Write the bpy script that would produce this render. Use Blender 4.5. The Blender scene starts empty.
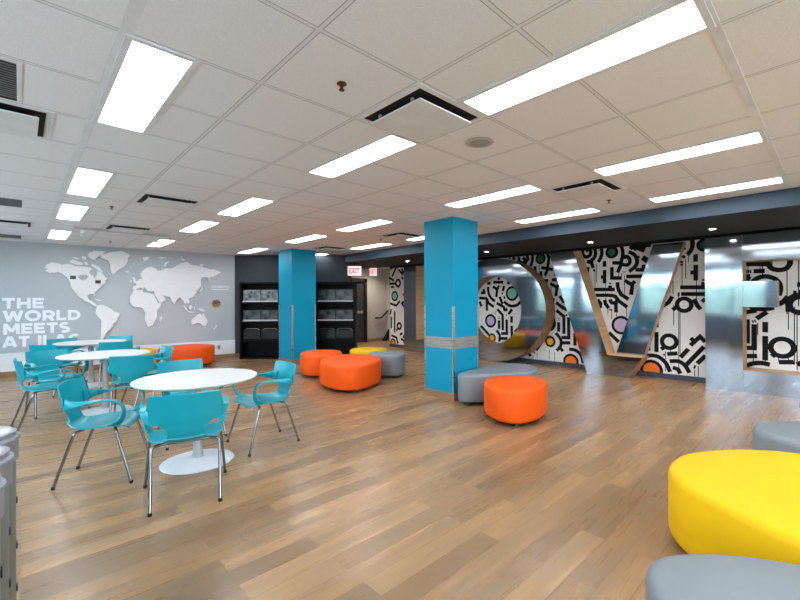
import bpy, bmesh, math, random
from mathutils import Vector, Matrix
R = math.radians; PI = math.pi
random.seed(7)
COL = bpy.context.scene.collection
STROKES=[(0.07,[(3.697,2.455),(3.708,2.353),(3.635,2.286),(3.553,2.32),(3.542,2.4),(3.593,2.435),(3.635,2.398)]),(0.07,[(3.461,2.443),(3.441,2.351),(3.462,2.272),(3.523,2.206),(3.615,2.183)]),(0.07,[(3.327,2.45),(3.316,2.34),(3.343,2.243),(3.392,2.167)]),(0.07,[(3.615,2.199),(3.523,2.156),(3.489,2.053)]),(0.05,[(3.494,2.013),(3.453,2.001)]),(0.055,[(3.221,2.339),(3.218,2.364),(3.208,2.387),(3.193,2.407),(3.173,2.422),(3.15,2.432),(3.125,2.435),(3.1,2.432),(3.077,2.422),(3.057,2.407),(3.042,2.387),(3.032,2.364),(3.029,2.339),(3.032,2.314),(3.042,2.291),(3.057,2.271),(3.077,2.256),(3.1,2.246),(3.125,2.243),(3.15,2.246),(3.173,2.256),(3.193,2.271),(3.208,2.291),(3.218,2.314),(3.221,2.339)]),(0.07,[(2.951,2.461),(2.924,2.344),(2.925,2.248),(2.962,2.107)]),(0.07,[(3.117,2.131),(2.953,2.116)]),(0.07,[(2.898,2.189),(2.879,2.235),(2.816,2.211),(2.793,2.133),(2.835,2.07),(2.917,2.085),(2.953,2.078),(3.019,1.937)]),(0.07,[(2.816,2.319),(2.718,2.259),(2.666,2.152),(2.693,2.042),(2.809,1.945)]),(0.05,[(2.684,2.191),(2.622,2.214)]),(0.07,[(3.265,2.177),(3.265,2.063)]),(0.07,[(3.266,2.0),(3.267,1.734)]),(0.07,[(3.339,1.865),(3.267,1.862)]),(0.07,[(3.125,2.05),(3.127,1.836),(2.94,1.828)]),(0.07,[(2.86,1.853),(2.578,1.845)]),(0.07,[(2.697,1.971),(2.555,1.962),(2.555,2.06)]),(0.1,[(2.576,2.192),(2.475,2.116)]),(0.1,[(2.797,2.427),(2.63,2.373),(2.527,2.326)]),(0.1,[(2.7,2.436),(2.426,2.423)]),(0.03,[(2.762,2.348),(2.779,2.435)]),(0.03,[(2.7,2.323),(2.717,2.4)]),(0.07,[(3.48,1.62),(3.071,1.611)]),(0.07,[(3.162,1.691),(3.162,1.613)]),(0.03,[(3.181,1.735),(3.139,1.733)]),(0.07,[(3.02,1.75),(3.012,1.638),(2.957,1.521),(2.83,1.425)]),(0.07,[(2.891,1.778),(2.766,1.697),(2.704,1.757)]),(0.07,[(2.752,1.697),(2.772,1.503)]),(0.02,[(2.91,1.951),(2.91,1.932)]),(0.02,[(2.881,1.949),(2.881,1.93)]),(0.07,[(3.595,2.08),(3.617,1.959)]),(0.07,[(3.447,1.503),(3.097,1.489),(3.022,1.407),(2.846,1.269)]),(0.07,[(3.054,1.359),(3.052,1.165)]),(0.07,[(3.163,1.423),(3.135,1.359),(3.069,1.353),(3.022,1.407),(3.031,1.436)]),(0.07,[(3.407,1.419),(3.348,1.339),(3.359,1.246)]),(0.07,[(3.269,1.412),(3.251,1.329),(3.189,1.247)]),(0.07,[(3.002,1.599),(2.957,1.512),(2.821,1.421)]),(0.07,[(2.767,1.594),(2.78,1.503)]),(0.03,[(3.174,1.232),(3.165,1.202)]),(0.03,[(3.14,1.232),(3.131,1.197)]),(0.052,[(3.114,0.923),(3.109,0.963),(3.094,1.0),(3.069,1.031),(3.038,1.056),(3.001,1.071),(2.961,1.076),(2.921,1.071),(2.885,1.056),(2.853,1.031),(2.828,1.0),(2.813,0.963),(2.808,0.923),(2.813,0.883),(2.828,0.847),(2.853,0.815),(2.884,0.79),(2.921,0.775),(2.961,0.77),(3.001,0.775),(3.038,0.79),(3.069,0.815),(3.094,0.846),(3.109,0.883),(3.114,0.923)]),(0.07,[(3.191,0.771),(3.003,0.598)]),(0.07,[(1.784,2.438),(1.777,2.342),(1.799,2.259),(1.856,2.181)]),(0.052,[(1.696,2.326),(1.693,2.348),(1.685,2.369),(1.671,2.386),(1.653,2.4),(1.633,2.408),(1.611,2.411),(1.589,2.408),(1.569,2.4),(1.551,2.386),(1.537,2.369),(1.529,2.348),(1.526,2.326),(1.529,2.304),(1.537,2.284),(1.551,2.266),(1.569,2.252),(1.589,2.244),(1.611,2.241),(1.633,2.244),(1.653,2.252),(1.671,2.266),(1.685,2.284),(1.693,2.304),(1.696,2.326)]),(0.07,[(1.734,2.181),(1.735,2.053)]),(0.07,[(1.732,2.0),(1.734,1.732)]),(0.07,[(1.814,1.873),(1.733,1.869)]),(0.07,[(1.968,1.622),(1.587,1.612)]),(0.07,[(1.622,1.702),(1.622,1.613)]),(0.03,[(1.646,1.737),(1.6,1.735)]),(0.07,[(1.954,1.505),(1.588,1.499)]),(0.05,[(1.934,2.167),(1.889,2.137)]),(0.04,[(1.965,2.073),(1.92,2.052)]),(0.05,[(1.911,2.339),(1.896,2.268)]),(0.07,[(2.203,1.482),(2.147,1.588)]),(0.03,[(1.966,2.012),(1.92,2.021)]),(0.07,[(2.018,1.318),(2.014,1.346),(2.003,1.373),(1.986,1.395),(1.964,1.412),(1.937,1.423),(1.909,1.427),(1.881,1.423),(1.855,1.412),(1.832,1.395),(1.815,1.373),(1.804,1.346),(1.8,1.318),(1.804,1.29),(1.815,1.264),(1.832,1.241),(1.855,1.224),(1.881,1.213),(1.909,1.209),(1.937,1.213),(1.964,1.224),(1.986,1.241),(2.003,1.264),(2.014,1.29),(2.018,1.318)]),(0.07,[(2.011,1.29),(2.088,1.226)]),(0.07,[(1.76,1.417),(1.713,1.303),(1.665,1.24)]),(0.07,[(2.088,1.466),(2.146,1.36),(2.242,1.293)]),(0.03,[(1.989,1.535),(1.99,1.465)]),(0.07,[(1.645,1.416),(1.598,1.37)]),(0.07,[(2.258,0.66),(2.254,0.69),(2.243,0.717),(2.225,0.741),(2.201,0.759),(2.174,0.77),(2.144,0.774),(2.114,0.77),(2.087,0.759),(2.063,0.741),(2.045,0.717),(2.034,0.69),(2.03,0.66),(2.034,0.63),(2.045,0.603),(2.063,0.579),(2.087,0.561),(2.114,0.55),(2.144,0.546),(2.174,0.55),(2.201,0.561),(2.225,0.579),(2.243,0.603),(2.254,0.63),(2.258,0.66)]),(0.07,[(2.214,0.567),(2.272,0.515)]),(0.07,[(2.346,0.823),(2.349,0.46)]),(0.07,[(2.345,1.052),(2.346,0.907)]),(0.07,[(2.522,0.507),(2.448,0.513)]),(0.07,[(2.177,0.439),(2.012,0.465)]),(0.07,[(2.534,0.359),(2.444,0.391),(2.312,0.374),(2.195,0.271),(2.132,0.124)]),(0.056,[(2.599,0.12),(2.593,0.163),(2.577,0.202),(2.551,0.237),(2.517,0.263),(2.477,0.279),(2.434,0.285),(2.391,0.279),(2.352,0.263),(2.317,0.237),(2.291,0.202),(2.275,0.163),(2.269,0.12),(2.275,0.077),(2.291,0.038),(2.317,0.003),(2.352,-0.023),(2.391,-0.039),(2.434,-0.045),(2.477,-0.039),(2.517,-0.023),(2.551,0.003),(2.577,0.037),(2.593,0.077),(2.599,0.12)]),(0.07,[(2.137,0.313),(1.996,0.327),(1.896,0.256),(1.837,0.143)]),(0.07,[(2.09,0.207),(2.008,0.186),(1.973,0.113)]),(0.07,[(1.97,0.399),(1.85,0.555)]),(0.07,[(1.818,0.62),(1.677,0.777),(1.602,0.692)]),(0.07,[(1.813,0.746),(1.751,0.682)]),(0.07,[(1.88,0.281),(1.621,0.612)]),(0.07,[(1.722,0.316),(1.599,0.463)]),(0.03,[(1.768,0.224),(1.748,0.284)]),(0.03,[(2.236,0.434),(2.215,0.412)]),(0.052,[(4.76,2.335),(4.757,2.361),(4.747,2.384),(4.731,2.405),(4.71,2.421),(4.687,2.431),(4.661,2.434),(4.635,2.431),(4.611,2.421),(4.591,2.405),(4.575,2.384),(4.565,2.361),(4.562,2.335),(4.565,2.309),(4.575,2.286),(4.591,2.265),(4.611,2.249),(4.635,2.239),(4.661,2.236),(4.687,2.239),(4.71,2.249),(4.731,2.265),(4.747,2.285),(4.757,2.309),(4.76,2.335)]),(0.07,[(4.514,2.455),(4.456,2.33),(4.493,2.126)]),(0.07,[(4.65,2.135),(4.363,2.074)]),(0.07,[(4.481,2.103),(4.559,1.947)]),(0.07,[(4.655,2.054),(4.652,1.843),(4.483,1.837)]),(0.07,[(4.393,1.853),(4.276,1.848)]),(0.07,[(4.431,1.774),(4.273,1.682),(4.238,1.746)]),(0.07,[(4.277,1.682),(4.302,1.496)]),(0.07,[(4.555,1.745),(4.532,1.591),(4.438,1.458),(4.332,1.41)]),(0.07,[(4.217,1.503),(4.111,1.349)]),(0.05,[(4.34,1.958),(4.317,1.957)]),(0.02,[(4.439,1.959),(4.439,1.933)]),(0.07,[(4.298,1.36),(4.117,1.222)]),(0.073,[(4.636,0.911),(4.631,0.95),(4.616,0.986),(4.592,1.016),(4.562,1.04),(4.526,1.055),(4.487,1.06),(4.448,1.055),(4.413,1.04),(4.382,1.016),(4.358,0.986),(4.343,0.95),(4.338,0.911),(4.343,0.872),(4.358,0.837),(4.382,0.806),(4.412,0.782),(4.448,0.767),(4.487,0.762),(4.526,0.767),(4.562,0.782),(4.592,0.806),(4.616,0.836),(4.631,0.872),(4.636,0.911)]),(0.05,[(4.541,0.512),(4.538,0.538),(4.528,0.561),(4.512,0.582),(4.492,0.598),(4.468,0.608),(4.442,0.611),(4.416,0.608),(4.393,0.598),(4.372,0.582),(4.356,0.561),(4.346,0.538),(4.343,0.512),(4.346,0.486),(4.356,0.463),(4.372,0.442),(4.393,0.426),(4.416,0.416),(4.442,0.413),(4.468,0.416),(4.492,0.426),(4.512,0.442),(4.528,0.462),(4.538,0.486),(4.541,0.512)]),(0.07,[(4.545,0.59),(4.635,0.636)]),(0.07,[(4.644,0.486),(4.784,0.294)]),(0.07,[(4.294,1.194),(4.122,1.065),(4.124,0.694)]),(0.07,[(4.242,0.937),(4.243,0.737)]),(0.02,[(4.254,1.019),(4.222,1.02)]),(0.02,[(4.255,0.982),(4.223,0.983)]),(0.07,[(4.018,1.05),(4.016,0.621),(4.177,0.616)]),(0.07,[(3.88,0.726),(3.882,0.464)]),(0.07,[(4.305,0.704),(4.199,0.573),(4.2,0.436),(4.291,0.324)]),(0.07,[(4.191,0.499),(3.983,0.513)]),(0.07,[(4.009,0.377),(3.87,0.368),(3.758,0.277),(3.71,0.114)]),(0.052,[(4.119,0.118),(4.114,0.156),(4.099,0.191),(4.076,0.221),(4.046,0.244),(4.011,0.259),(3.973,0.264),(3.935,0.259),(3.9,0.244),(3.87,0.221),(3.847,0.191),(3.832,0.156),(3.827,0.118),(3.832,0.08),(3.847,0.045),(3.87,0.015),(3.9,-0.008),(3.935,-0.023),(3.973,-0.028),(4.011,-0.023),(4.046,-0.008),(4.076,0.015),(4.099,0.045),(4.114,0.08),(4.119,0.118)]),(0.07,[(4.2,0.386),(4.148,0.321)]),(0.03,[(4.848,0.257),(4.813,0.221)]),(0.07,[(4.226,1.307),(4.043,1.197)]),(0.07,[(4.498,1.306),(4.388,1.268)]),(0.04,[(4.069,1.11),(4.054,1.074)]),(0.07,[(4.923,0.146),(4.997,0.245)]),(0.07,[(5.21,2.417),(5.21,2.32),(5.118,2.268),(5.047,2.32),(5.104,2.393)]),(0.07,[(5.012,2.465),(4.974,2.348),(5.066,2.241)]),(0.07,[(4.859,2.463),(4.86,2.317),(4.911,2.181)]),(0.07,[(4.798,2.174),(4.799,2.062)]),(0.07,[(5.372,2.426),(5.331,2.353)]),(0.04,[(5.481,2.482),(5.454,2.385)]),(0.07,[(5.939,1.857),(5.649,1.847)]),(0.07,[(6.096,1.75),(6.081,1.597),(6.007,1.473),(5.889,1.394)]),(0.07,[(5.951,1.753),(5.828,1.677),(5.77,1.772)]),(0.07,[(5.828,1.677),(5.853,1.491)]),(0.07,[(5.626,1.76),(5.664,1.632)]),(0.04,[(5.679,1.601),(5.679,1.554)]),(0.056,[(5.553,1.573),(5.548,1.611),(5.533,1.647),(5.51,1.678),(5.479,1.701),(5.443,1.716),(5.405,1.721),(5.367,1.716),(5.331,1.701),(5.3,1.678),(5.277,1.647),(5.262,1.611),(5.257,1.573),(5.262,1.535),(5.277,1.499),(5.3,1.468),(5.331,1.445),(5.367,1.43),(5.405,1.425),(5.443,1.43),(5.479,1.445),(5.51,1.468),(5.533,1.499),(5.548,1.535),(5.553,1.573)]),(0.07,[(5.757,1.499),(5.672,1.322)]),(0.07,[(5.6,1.488),(5.643,1.47)]),(0.07,[(6.318,1.601),(6.173,1.611)]),(0.07,[(6.234,1.699),(6.219,1.612)]),(0.07,[(6.376,1.476),(6.143,1.462),(6.083,1.351)]),(0.07,[(6.125,1.832),(6.02,1.841)]),(0.07,[(5.541,1.843),(5.458,1.809)]),(0.07,[(5.812,1.93),(5.739,1.951)]),(0.07,[(6.36,1.388),(6.299,1.263)]),(0.07,[(6.143,1.425),(6.13,1.158)]),(0.07,[(6.159,1.388),(5.925,1.258)]),(0.07,[(5.845,1.35),(5.644,1.255),(5.616,1.184),(5.532,1.208)]),(0.07,[(5.629,1.386),(5.489,1.291),(5.325,1.285),(5.217,1.339),(5.19,1.396)]),(0.07,[(5.826,1.201),(5.674,1.064),(5.668,0.701)]),(0.07,[(5.505,1.086),(5.407,1.205)]),(0.07,[(5.775,0.936),(5.777,0.725)]),(0.02,[(5.798,1.013),(5.752,1.014)]),(0.02,[(5.798,0.977),(5.752,0.978)]),(0.07,[(5.561,0.959),(5.555,0.628),(5.714,0.62)]),(0.07,[(5.422,1.041),(5.423,0.886)]),(0.07,[(5.421,0.815),(5.417,0.548)]),(0.058,[(6.165,0.914),(6.16,0.95),(6.146,0.984),(6.124,1.012),(6.095,1.034),(6.062,1.048),(6.026,1.053),(5.99,1.048),(5.957,1.034),(5.928,1.012),(5.906,0.984),(5.892,0.95),(5.887,0.914),(5.892,0.878),(5.906,0.845),(5.928,0.816),(5.957,0.794),(5.99,0.78),(6.026,0.775),(6.062,0.78),(6.095,0.794),(6.124,0.816),(6.146,0.845),(6.16,0.878),(6.165,0.914)]),(0.07,[(6.324,0.78),(6.073,0.564)]),(0.042,[(6.072,0.5),(6.069,0.523),(6.06,0.544),(6.046,0.562),(6.028,0.576),(6.007,0.585),(5.984,0.588),(5.961,0.585),(5.94,0.576),(5.922,0.562),(5.908,0.544),(5.899,0.523),(5.896,0.5),(5.899,0.477),(5.908,0.456),(5.922,0.438),(5.94,0.424),(5.961,0.415),(5.984,0.412),(6.007,0.415),(6.028,0.424),(6.046,0.438),(6.06,0.456),(6.069,0.477),(6.072,0.5)]),(0.07,[(5.85,0.692),(5.757,0.581),(5.77,0.424)]),(0.07,[(5.764,0.497),(5.536,0.511)]),(0.07,[(5.342,0.669),(5.234,0.76)]),(0.03,[(5.575,1.066),(5.547,1.066)]),(0.07,[(1.064,1.968),(0.776,1.948)]),(0.07,[(0.776,2.01),(0.776,1.941),(0.735,1.876),(0.654,1.849),(0.574,1.867),(0.532,1.932),(0.528,1.991)]),(0.07,[(0.958,1.848),(0.821,1.843)]),(0.04,[(1.052,1.872),(1.052,1.824)]),(0.02,[(1.02,1.87),(1.021,1.822)]),(0.02,[(0.995,1.869),(0.996,1.821)]),(0.07,[(0.991,1.647),(0.941,1.712),(0.879,1.75),(0.795,1.757),(0.701,1.714),(0.65,1.636),(0.642,1.545),(0.662,1.461)]),(0.07,[(0.663,1.325),(0.6,1.378),(0.552,1.449)]),(0.07,[(1.005,1.3),(0.943,1.261),(0.81,1.255),(0.715,1.279)]),(0.07,[(0.534,1.318),(0.53,1.349),(0.518,1.379),(0.499,1.404),(0.473,1.423),(0.444,1.435),(0.413,1.439),(0.382,1.435),(0.353,1.423),(0.327,1.404),(0.308,1.379),(0.296,1.349),(0.292,1.318),(0.296,1.287),(0.308,1.258),(0.327,1.232),(0.352,1.213),(0.382,1.201),(0.413,1.197),(0.444,1.201),(0.473,1.213),(0.499,1.232),(0.518,1.258),(0.53,1.287),(0.534,1.318)]),(0.07,[(0.453,1.622),(0.376,1.619)]),(0.07,[(0.437,1.51),(0.377,1.509)]),(0.04,[(0.477,1.533),(0.478,1.481)]),(0.07,[(1.059,1.774),(1.002,1.771)]),(0.07,[(1.015,1.767),(1.046,1.705)]),(0.07,[(1.063,1.2),(0.926,1.23)]),(0.07,[(0.927,1.101),(0.799,1.21)]),(0.07,[(0.955,1.015),(0.958,0.638),(1.078,0.637)]),(0.07,[(1.042,1.09),(1.044,0.706)]),(0.07,[(1.079,0.503),(0.922,0.518)]),(0.07,[(0.821,1.055),(0.822,0.893)]),(0.07,[(0.822,0.838),(0.825,0.459)]),(0.07,[(0.758,0.672),(0.753,0.706),(0.74,0.739),(0.719,0.766),(0.692,0.787),(0.659,0.8),(0.625,0.805),(0.591,0.8),(0.558,0.787),(0.531,0.766),(0.51,0.739),(0.497,0.706),(0.492,0.672),(0.497,0.638),(0.51,0.606),(0.531,0.578),(0.558,0.557),(0.591,0.544),(0.625,0.539),(0.659,0.544),(0.692,0.557),(0.719,0.578),(0.74,0.605),(0.753,0.638),(0.758,0.672)]),(0.07,[(0.696,0.578),(0.747,0.528)]),(0.07,[(0.666,0.448),(0.494,0.465)]),(0.07,[(1.057,0.352),(0.97,0.398),(0.863,0.414),(0.769,0.397)]),(0.07,[(0.459,0.43),(0.392,0.476)]),(0.07,[(0.555,1.34),(0.551,1.374),(0.538,1.405),(0.517,1.432),(0.49,1.453),(0.459,1.466),(0.425,1.47),(0.391,1.466),(0.36,1.453),(0.333,1.432),(0.312,1.405),(0.299,1.374),(0.295,1.34),(0.299,1.306),(0.312,1.275),(0.333,1.248),(0.36,1.227),(0.391,1.214),(0.425,1.21),(0.459,1.214),(0.49,1.227),(0.517,1.248),(0.538,1.275),(0.551,1.306),(0.555,1.34)]),(0.07,[(0.503,1.274),(0.571,1.234)]),(0.07,[(0.587,1.379),(0.661,1.326)]),(0.02,[(0.977,1.078),(0.966,1.037)]),(0.02,[(0.948,1.087),(0.938,1.043)]),(0.07,[(9.55,2.451),(9.755,2.171)]),(0.07,[(9.902,2.15),(9.67,2.042)]),(0.07,[(9.578,1.959),(9.574,1.986),(9.564,2.01),(9.548,2.032),(9.527,2.048),(9.502,2.058),(9.475,2.062),(9.448,2.058),(9.423,2.048),(9.402,2.032),(9.386,2.01),(9.376,1.986),(9.372,1.959),(9.376,1.932),(9.386,1.908),(9.402,1.886),(9.423,1.87),(9.448,1.86),(9.475,1.856),(9.502,1.86),(9.527,1.87),(9.548,1.886),(9.564,1.907),(9.574,1.932),(9.578,1.959)]),(0.07,[(9.887,1.956),(9.607,1.946)]),(0.059,[(9.767,1.566),(9.763,1.6),(9.749,1.631),(9.729,1.659),(9.701,1.679),(9.67,1.693),(9.636,1.697),(9.602,1.693),(9.57,1.679),(9.543,1.659),(9.523,1.631),(9.509,1.6),(9.505,1.566),(9.509,1.532),(9.523,1.501),(9.543,1.473),(9.57,1.453),(9.602,1.439),(9.636,1.435),(9.67,1.439),(9.701,1.453),(9.729,1.473),(9.749,1.5),(9.763,1.532),(9.767,1.566)]),(0.07,[(9.39,1.416),(9.559,1.272),(9.853,1.341)]),(0.07,[(9.446,2.369),(9.292,2.241),(9.149,2.335)]),(0.07,[(9.291,2.394),(9.261,2.189)]),(0.07,[(9.155,1.426),(9.298,1.341),(9.172,1.213)]),(0.07,[(9.22,1.646),(9.22,1.571)]),(0.07,[(9.818,2.391),(9.764,2.457)]),(0.07,[(9.303,2.14),(9.242,2.069)]),(0.07,[(9.811,1.848),(9.671,1.844)]),(0.07,[(9.8,1.167),(9.856,0.991)]),(0.07,[(9.639,1.099),(9.63,0.985)]),(0.07,[(9.521,0.652),(9.518,0.675),(9.509,0.697),(9.495,0.715),(9.476,0.729),(9.455,0.738),(9.432,0.741),(9.409,0.738),(9.388,0.729),(9.369,0.715),(9.355,0.697),(9.346,0.675),(9.343,0.652),(9.346,0.629),(9.355,0.608),(9.369,0.589),(9.388,0.575),(9.409,0.566),(9.432,0.563),(9.455,0.566),(9.476,0.575),(9.495,0.589),(9.509,0.607),(9.518,0.629),(9.521,0.652)]),(0.07,[(9.511,0.556),(9.564,0.502)]),(0.07,[(9.802,0.928),(9.804,0.568)]),(0.07,[(9.64,1.018),(9.644,0.447)]),(0.053,[(9.828,0.133),(9.825,0.159),(9.814,0.183),(9.798,0.204),(9.777,0.22),(9.753,0.231),(9.727,0.234),(9.701,0.231),(9.677,0.22),(9.656,0.204),(9.64,0.183),(9.629,0.159),(9.626,0.133),(9.629,0.107),(9.64,0.083),(9.656,0.062),(9.677,0.046),(9.701,0.035),(9.727,0.032),(9.753,0.035),(9.777,0.046),(9.798,0.062),(9.814,0.082),(9.825,0.107),(9.828,0.133)]),(0.07,[(9.806,0.351),(9.566,0.295),(9.488,0.111)]),(0.07,[(9.357,0.267),(9.23,0.231),(9.18,0.116)]),(0.07,[(9.408,0.4),(9.279,0.431)]),(0.07,[(9.255,0.314),(9.178,0.386)]),(0.012,[(3.423,2.129),(3.425,1.769)]),(0.012,[(3.453,2.011),(3.456,1.67)]),(0.012,[(3.248,1.723),(3.249,1.625)]),(0.012,[(3.0,1.927),(3.001,1.792)]),(0.012,[(2.945,1.924),(2.946,1.79)]),(0.012,[(2.891,1.883),(2.891,1.768)]),(0.012,[(2.892,1.73),(2.893,1.52)]),(0.012,[(3.533,2.258),(3.534,2.096)]),(0.012,[(3.492,2.234),(3.493,2.154)]),(0.012,[(3.25,1.447),(3.25,1.408)]),(0.012,[(1.935,2.01),(1.938,1.627)]),(0.012,[(1.882,2.11),(1.884,1.764)]),(0.012,[(1.837,2.176),(1.838,2.055)]),(0.012,[(2.075,1.754),(2.077,1.507)]),(0.012,[(1.722,1.74),(1.724,1.399)]),(0.012,[(1.992,1.471),(1.992,1.401)]),(0.012,[(2.069,1.319),(2.071,0.954)]),(0.012,[(1.991,1.226),(1.997,0.175)]),(0.012,[(1.971,1.226),(1.975,0.457)]),(0.012,[(1.758,0.203),(1.759,0.089)]),(0.012,[(1.705,0.277),(1.706,0.095)]),(0.012,[(2.204,0.485),(2.206,0.127)]),(0.012,[(2.119,0.539),(2.12,0.444)]),(0.012,[(1.829,1.365),(1.83,1.228)]),(0.012,[(0.563,1.843),(0.567,1.182)]),(0.012,[(0.434,1.984),(0.438,1.303)]),(0.012,[(0.848,1.938),(0.849,1.767)]),(0.012,[(0.878,1.94),(0.879,1.838)]),(0.012,[(1.026,1.957),(1.027,1.87)]),(0.012,[(0.577,1.438),(0.578,1.212)]),(0.012,[(0.735,2.007),(0.735,1.93)]),(0.012,[(0.552,1.235),(0.553,0.945)]),(0.012,[(0.483,1.288),(0.488,0.427)]),(0.012,[(0.454,1.236),(0.459,0.352)]),(0.012,[(0.912,1.039),(0.913,0.847)]),(0.012,[(0.968,0.624),(0.97,0.403)]),(0.012,[(0.825,0.459),(0.825,0.386)]),(0.012,[(0.556,0.551),(0.556,0.472)]),(0.012,[(0.666,0.528),(0.666,0.448)]),(0.012,[(5.95,1.131),(5.95,1.082)]),(0.012,[(5.876,1.156),(5.876,1.059)]),(0.012,[(4.463,0.34),(4.464,0.124)]),(0.012,[(4.761,0.239),(4.762,0.109)]),(0.012,[(4.34,0.3),(4.341,0.099)]),(0.012,[(3.972,0.233),(3.973,0.087)]),(0.012,[(3.934,0.237),(3.935,0.091)]),(0.012,[(4.321,1.08),(4.323,0.879)]),(0.012,[(4.863,0.177),(4.864,0.099)]),(0.012,[(4.412,1.697),(4.414,1.523)]),(0.012,[(4.698,2.305),(4.699,2.083)]),(0.012,[(4.507,1.809),(4.507,1.754)]),(0.012,[(3.207,1.251),(3.207,1.133)]),(0.012,[(3.133,1.193),(3.134,1.037)]),(0.012,[(3.042,1.156),(3.043,1.088)]),(0.012,[(2.858,1.254),(2.859,1.083)]),(0.012,[(2.938,1.598),(2.938,1.54)]),(0.012,[(3.249,1.566),(3.249,1.506)])]
DOTS=[(3.125,2.339,0.07,'g'),(2.961,0.923,0.129,'p'),(1.611,2.326,0.061,'g'),(2.434,0.12,0.139,'o'),(4.661,2.335,0.075,'g'),(4.487,0.911,0.114,'p'),(4.442,0.512,0.076,'y'),(3.973,0.118,0.122,'o'),(5.405,1.573,0.122,'m'),(6.026,0.914,0.112,'p'),(5.984,0.5,0.068,'y'),(9.636,1.566,0.104,'m'),(9.727,0.133,0.077,'o')]
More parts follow.
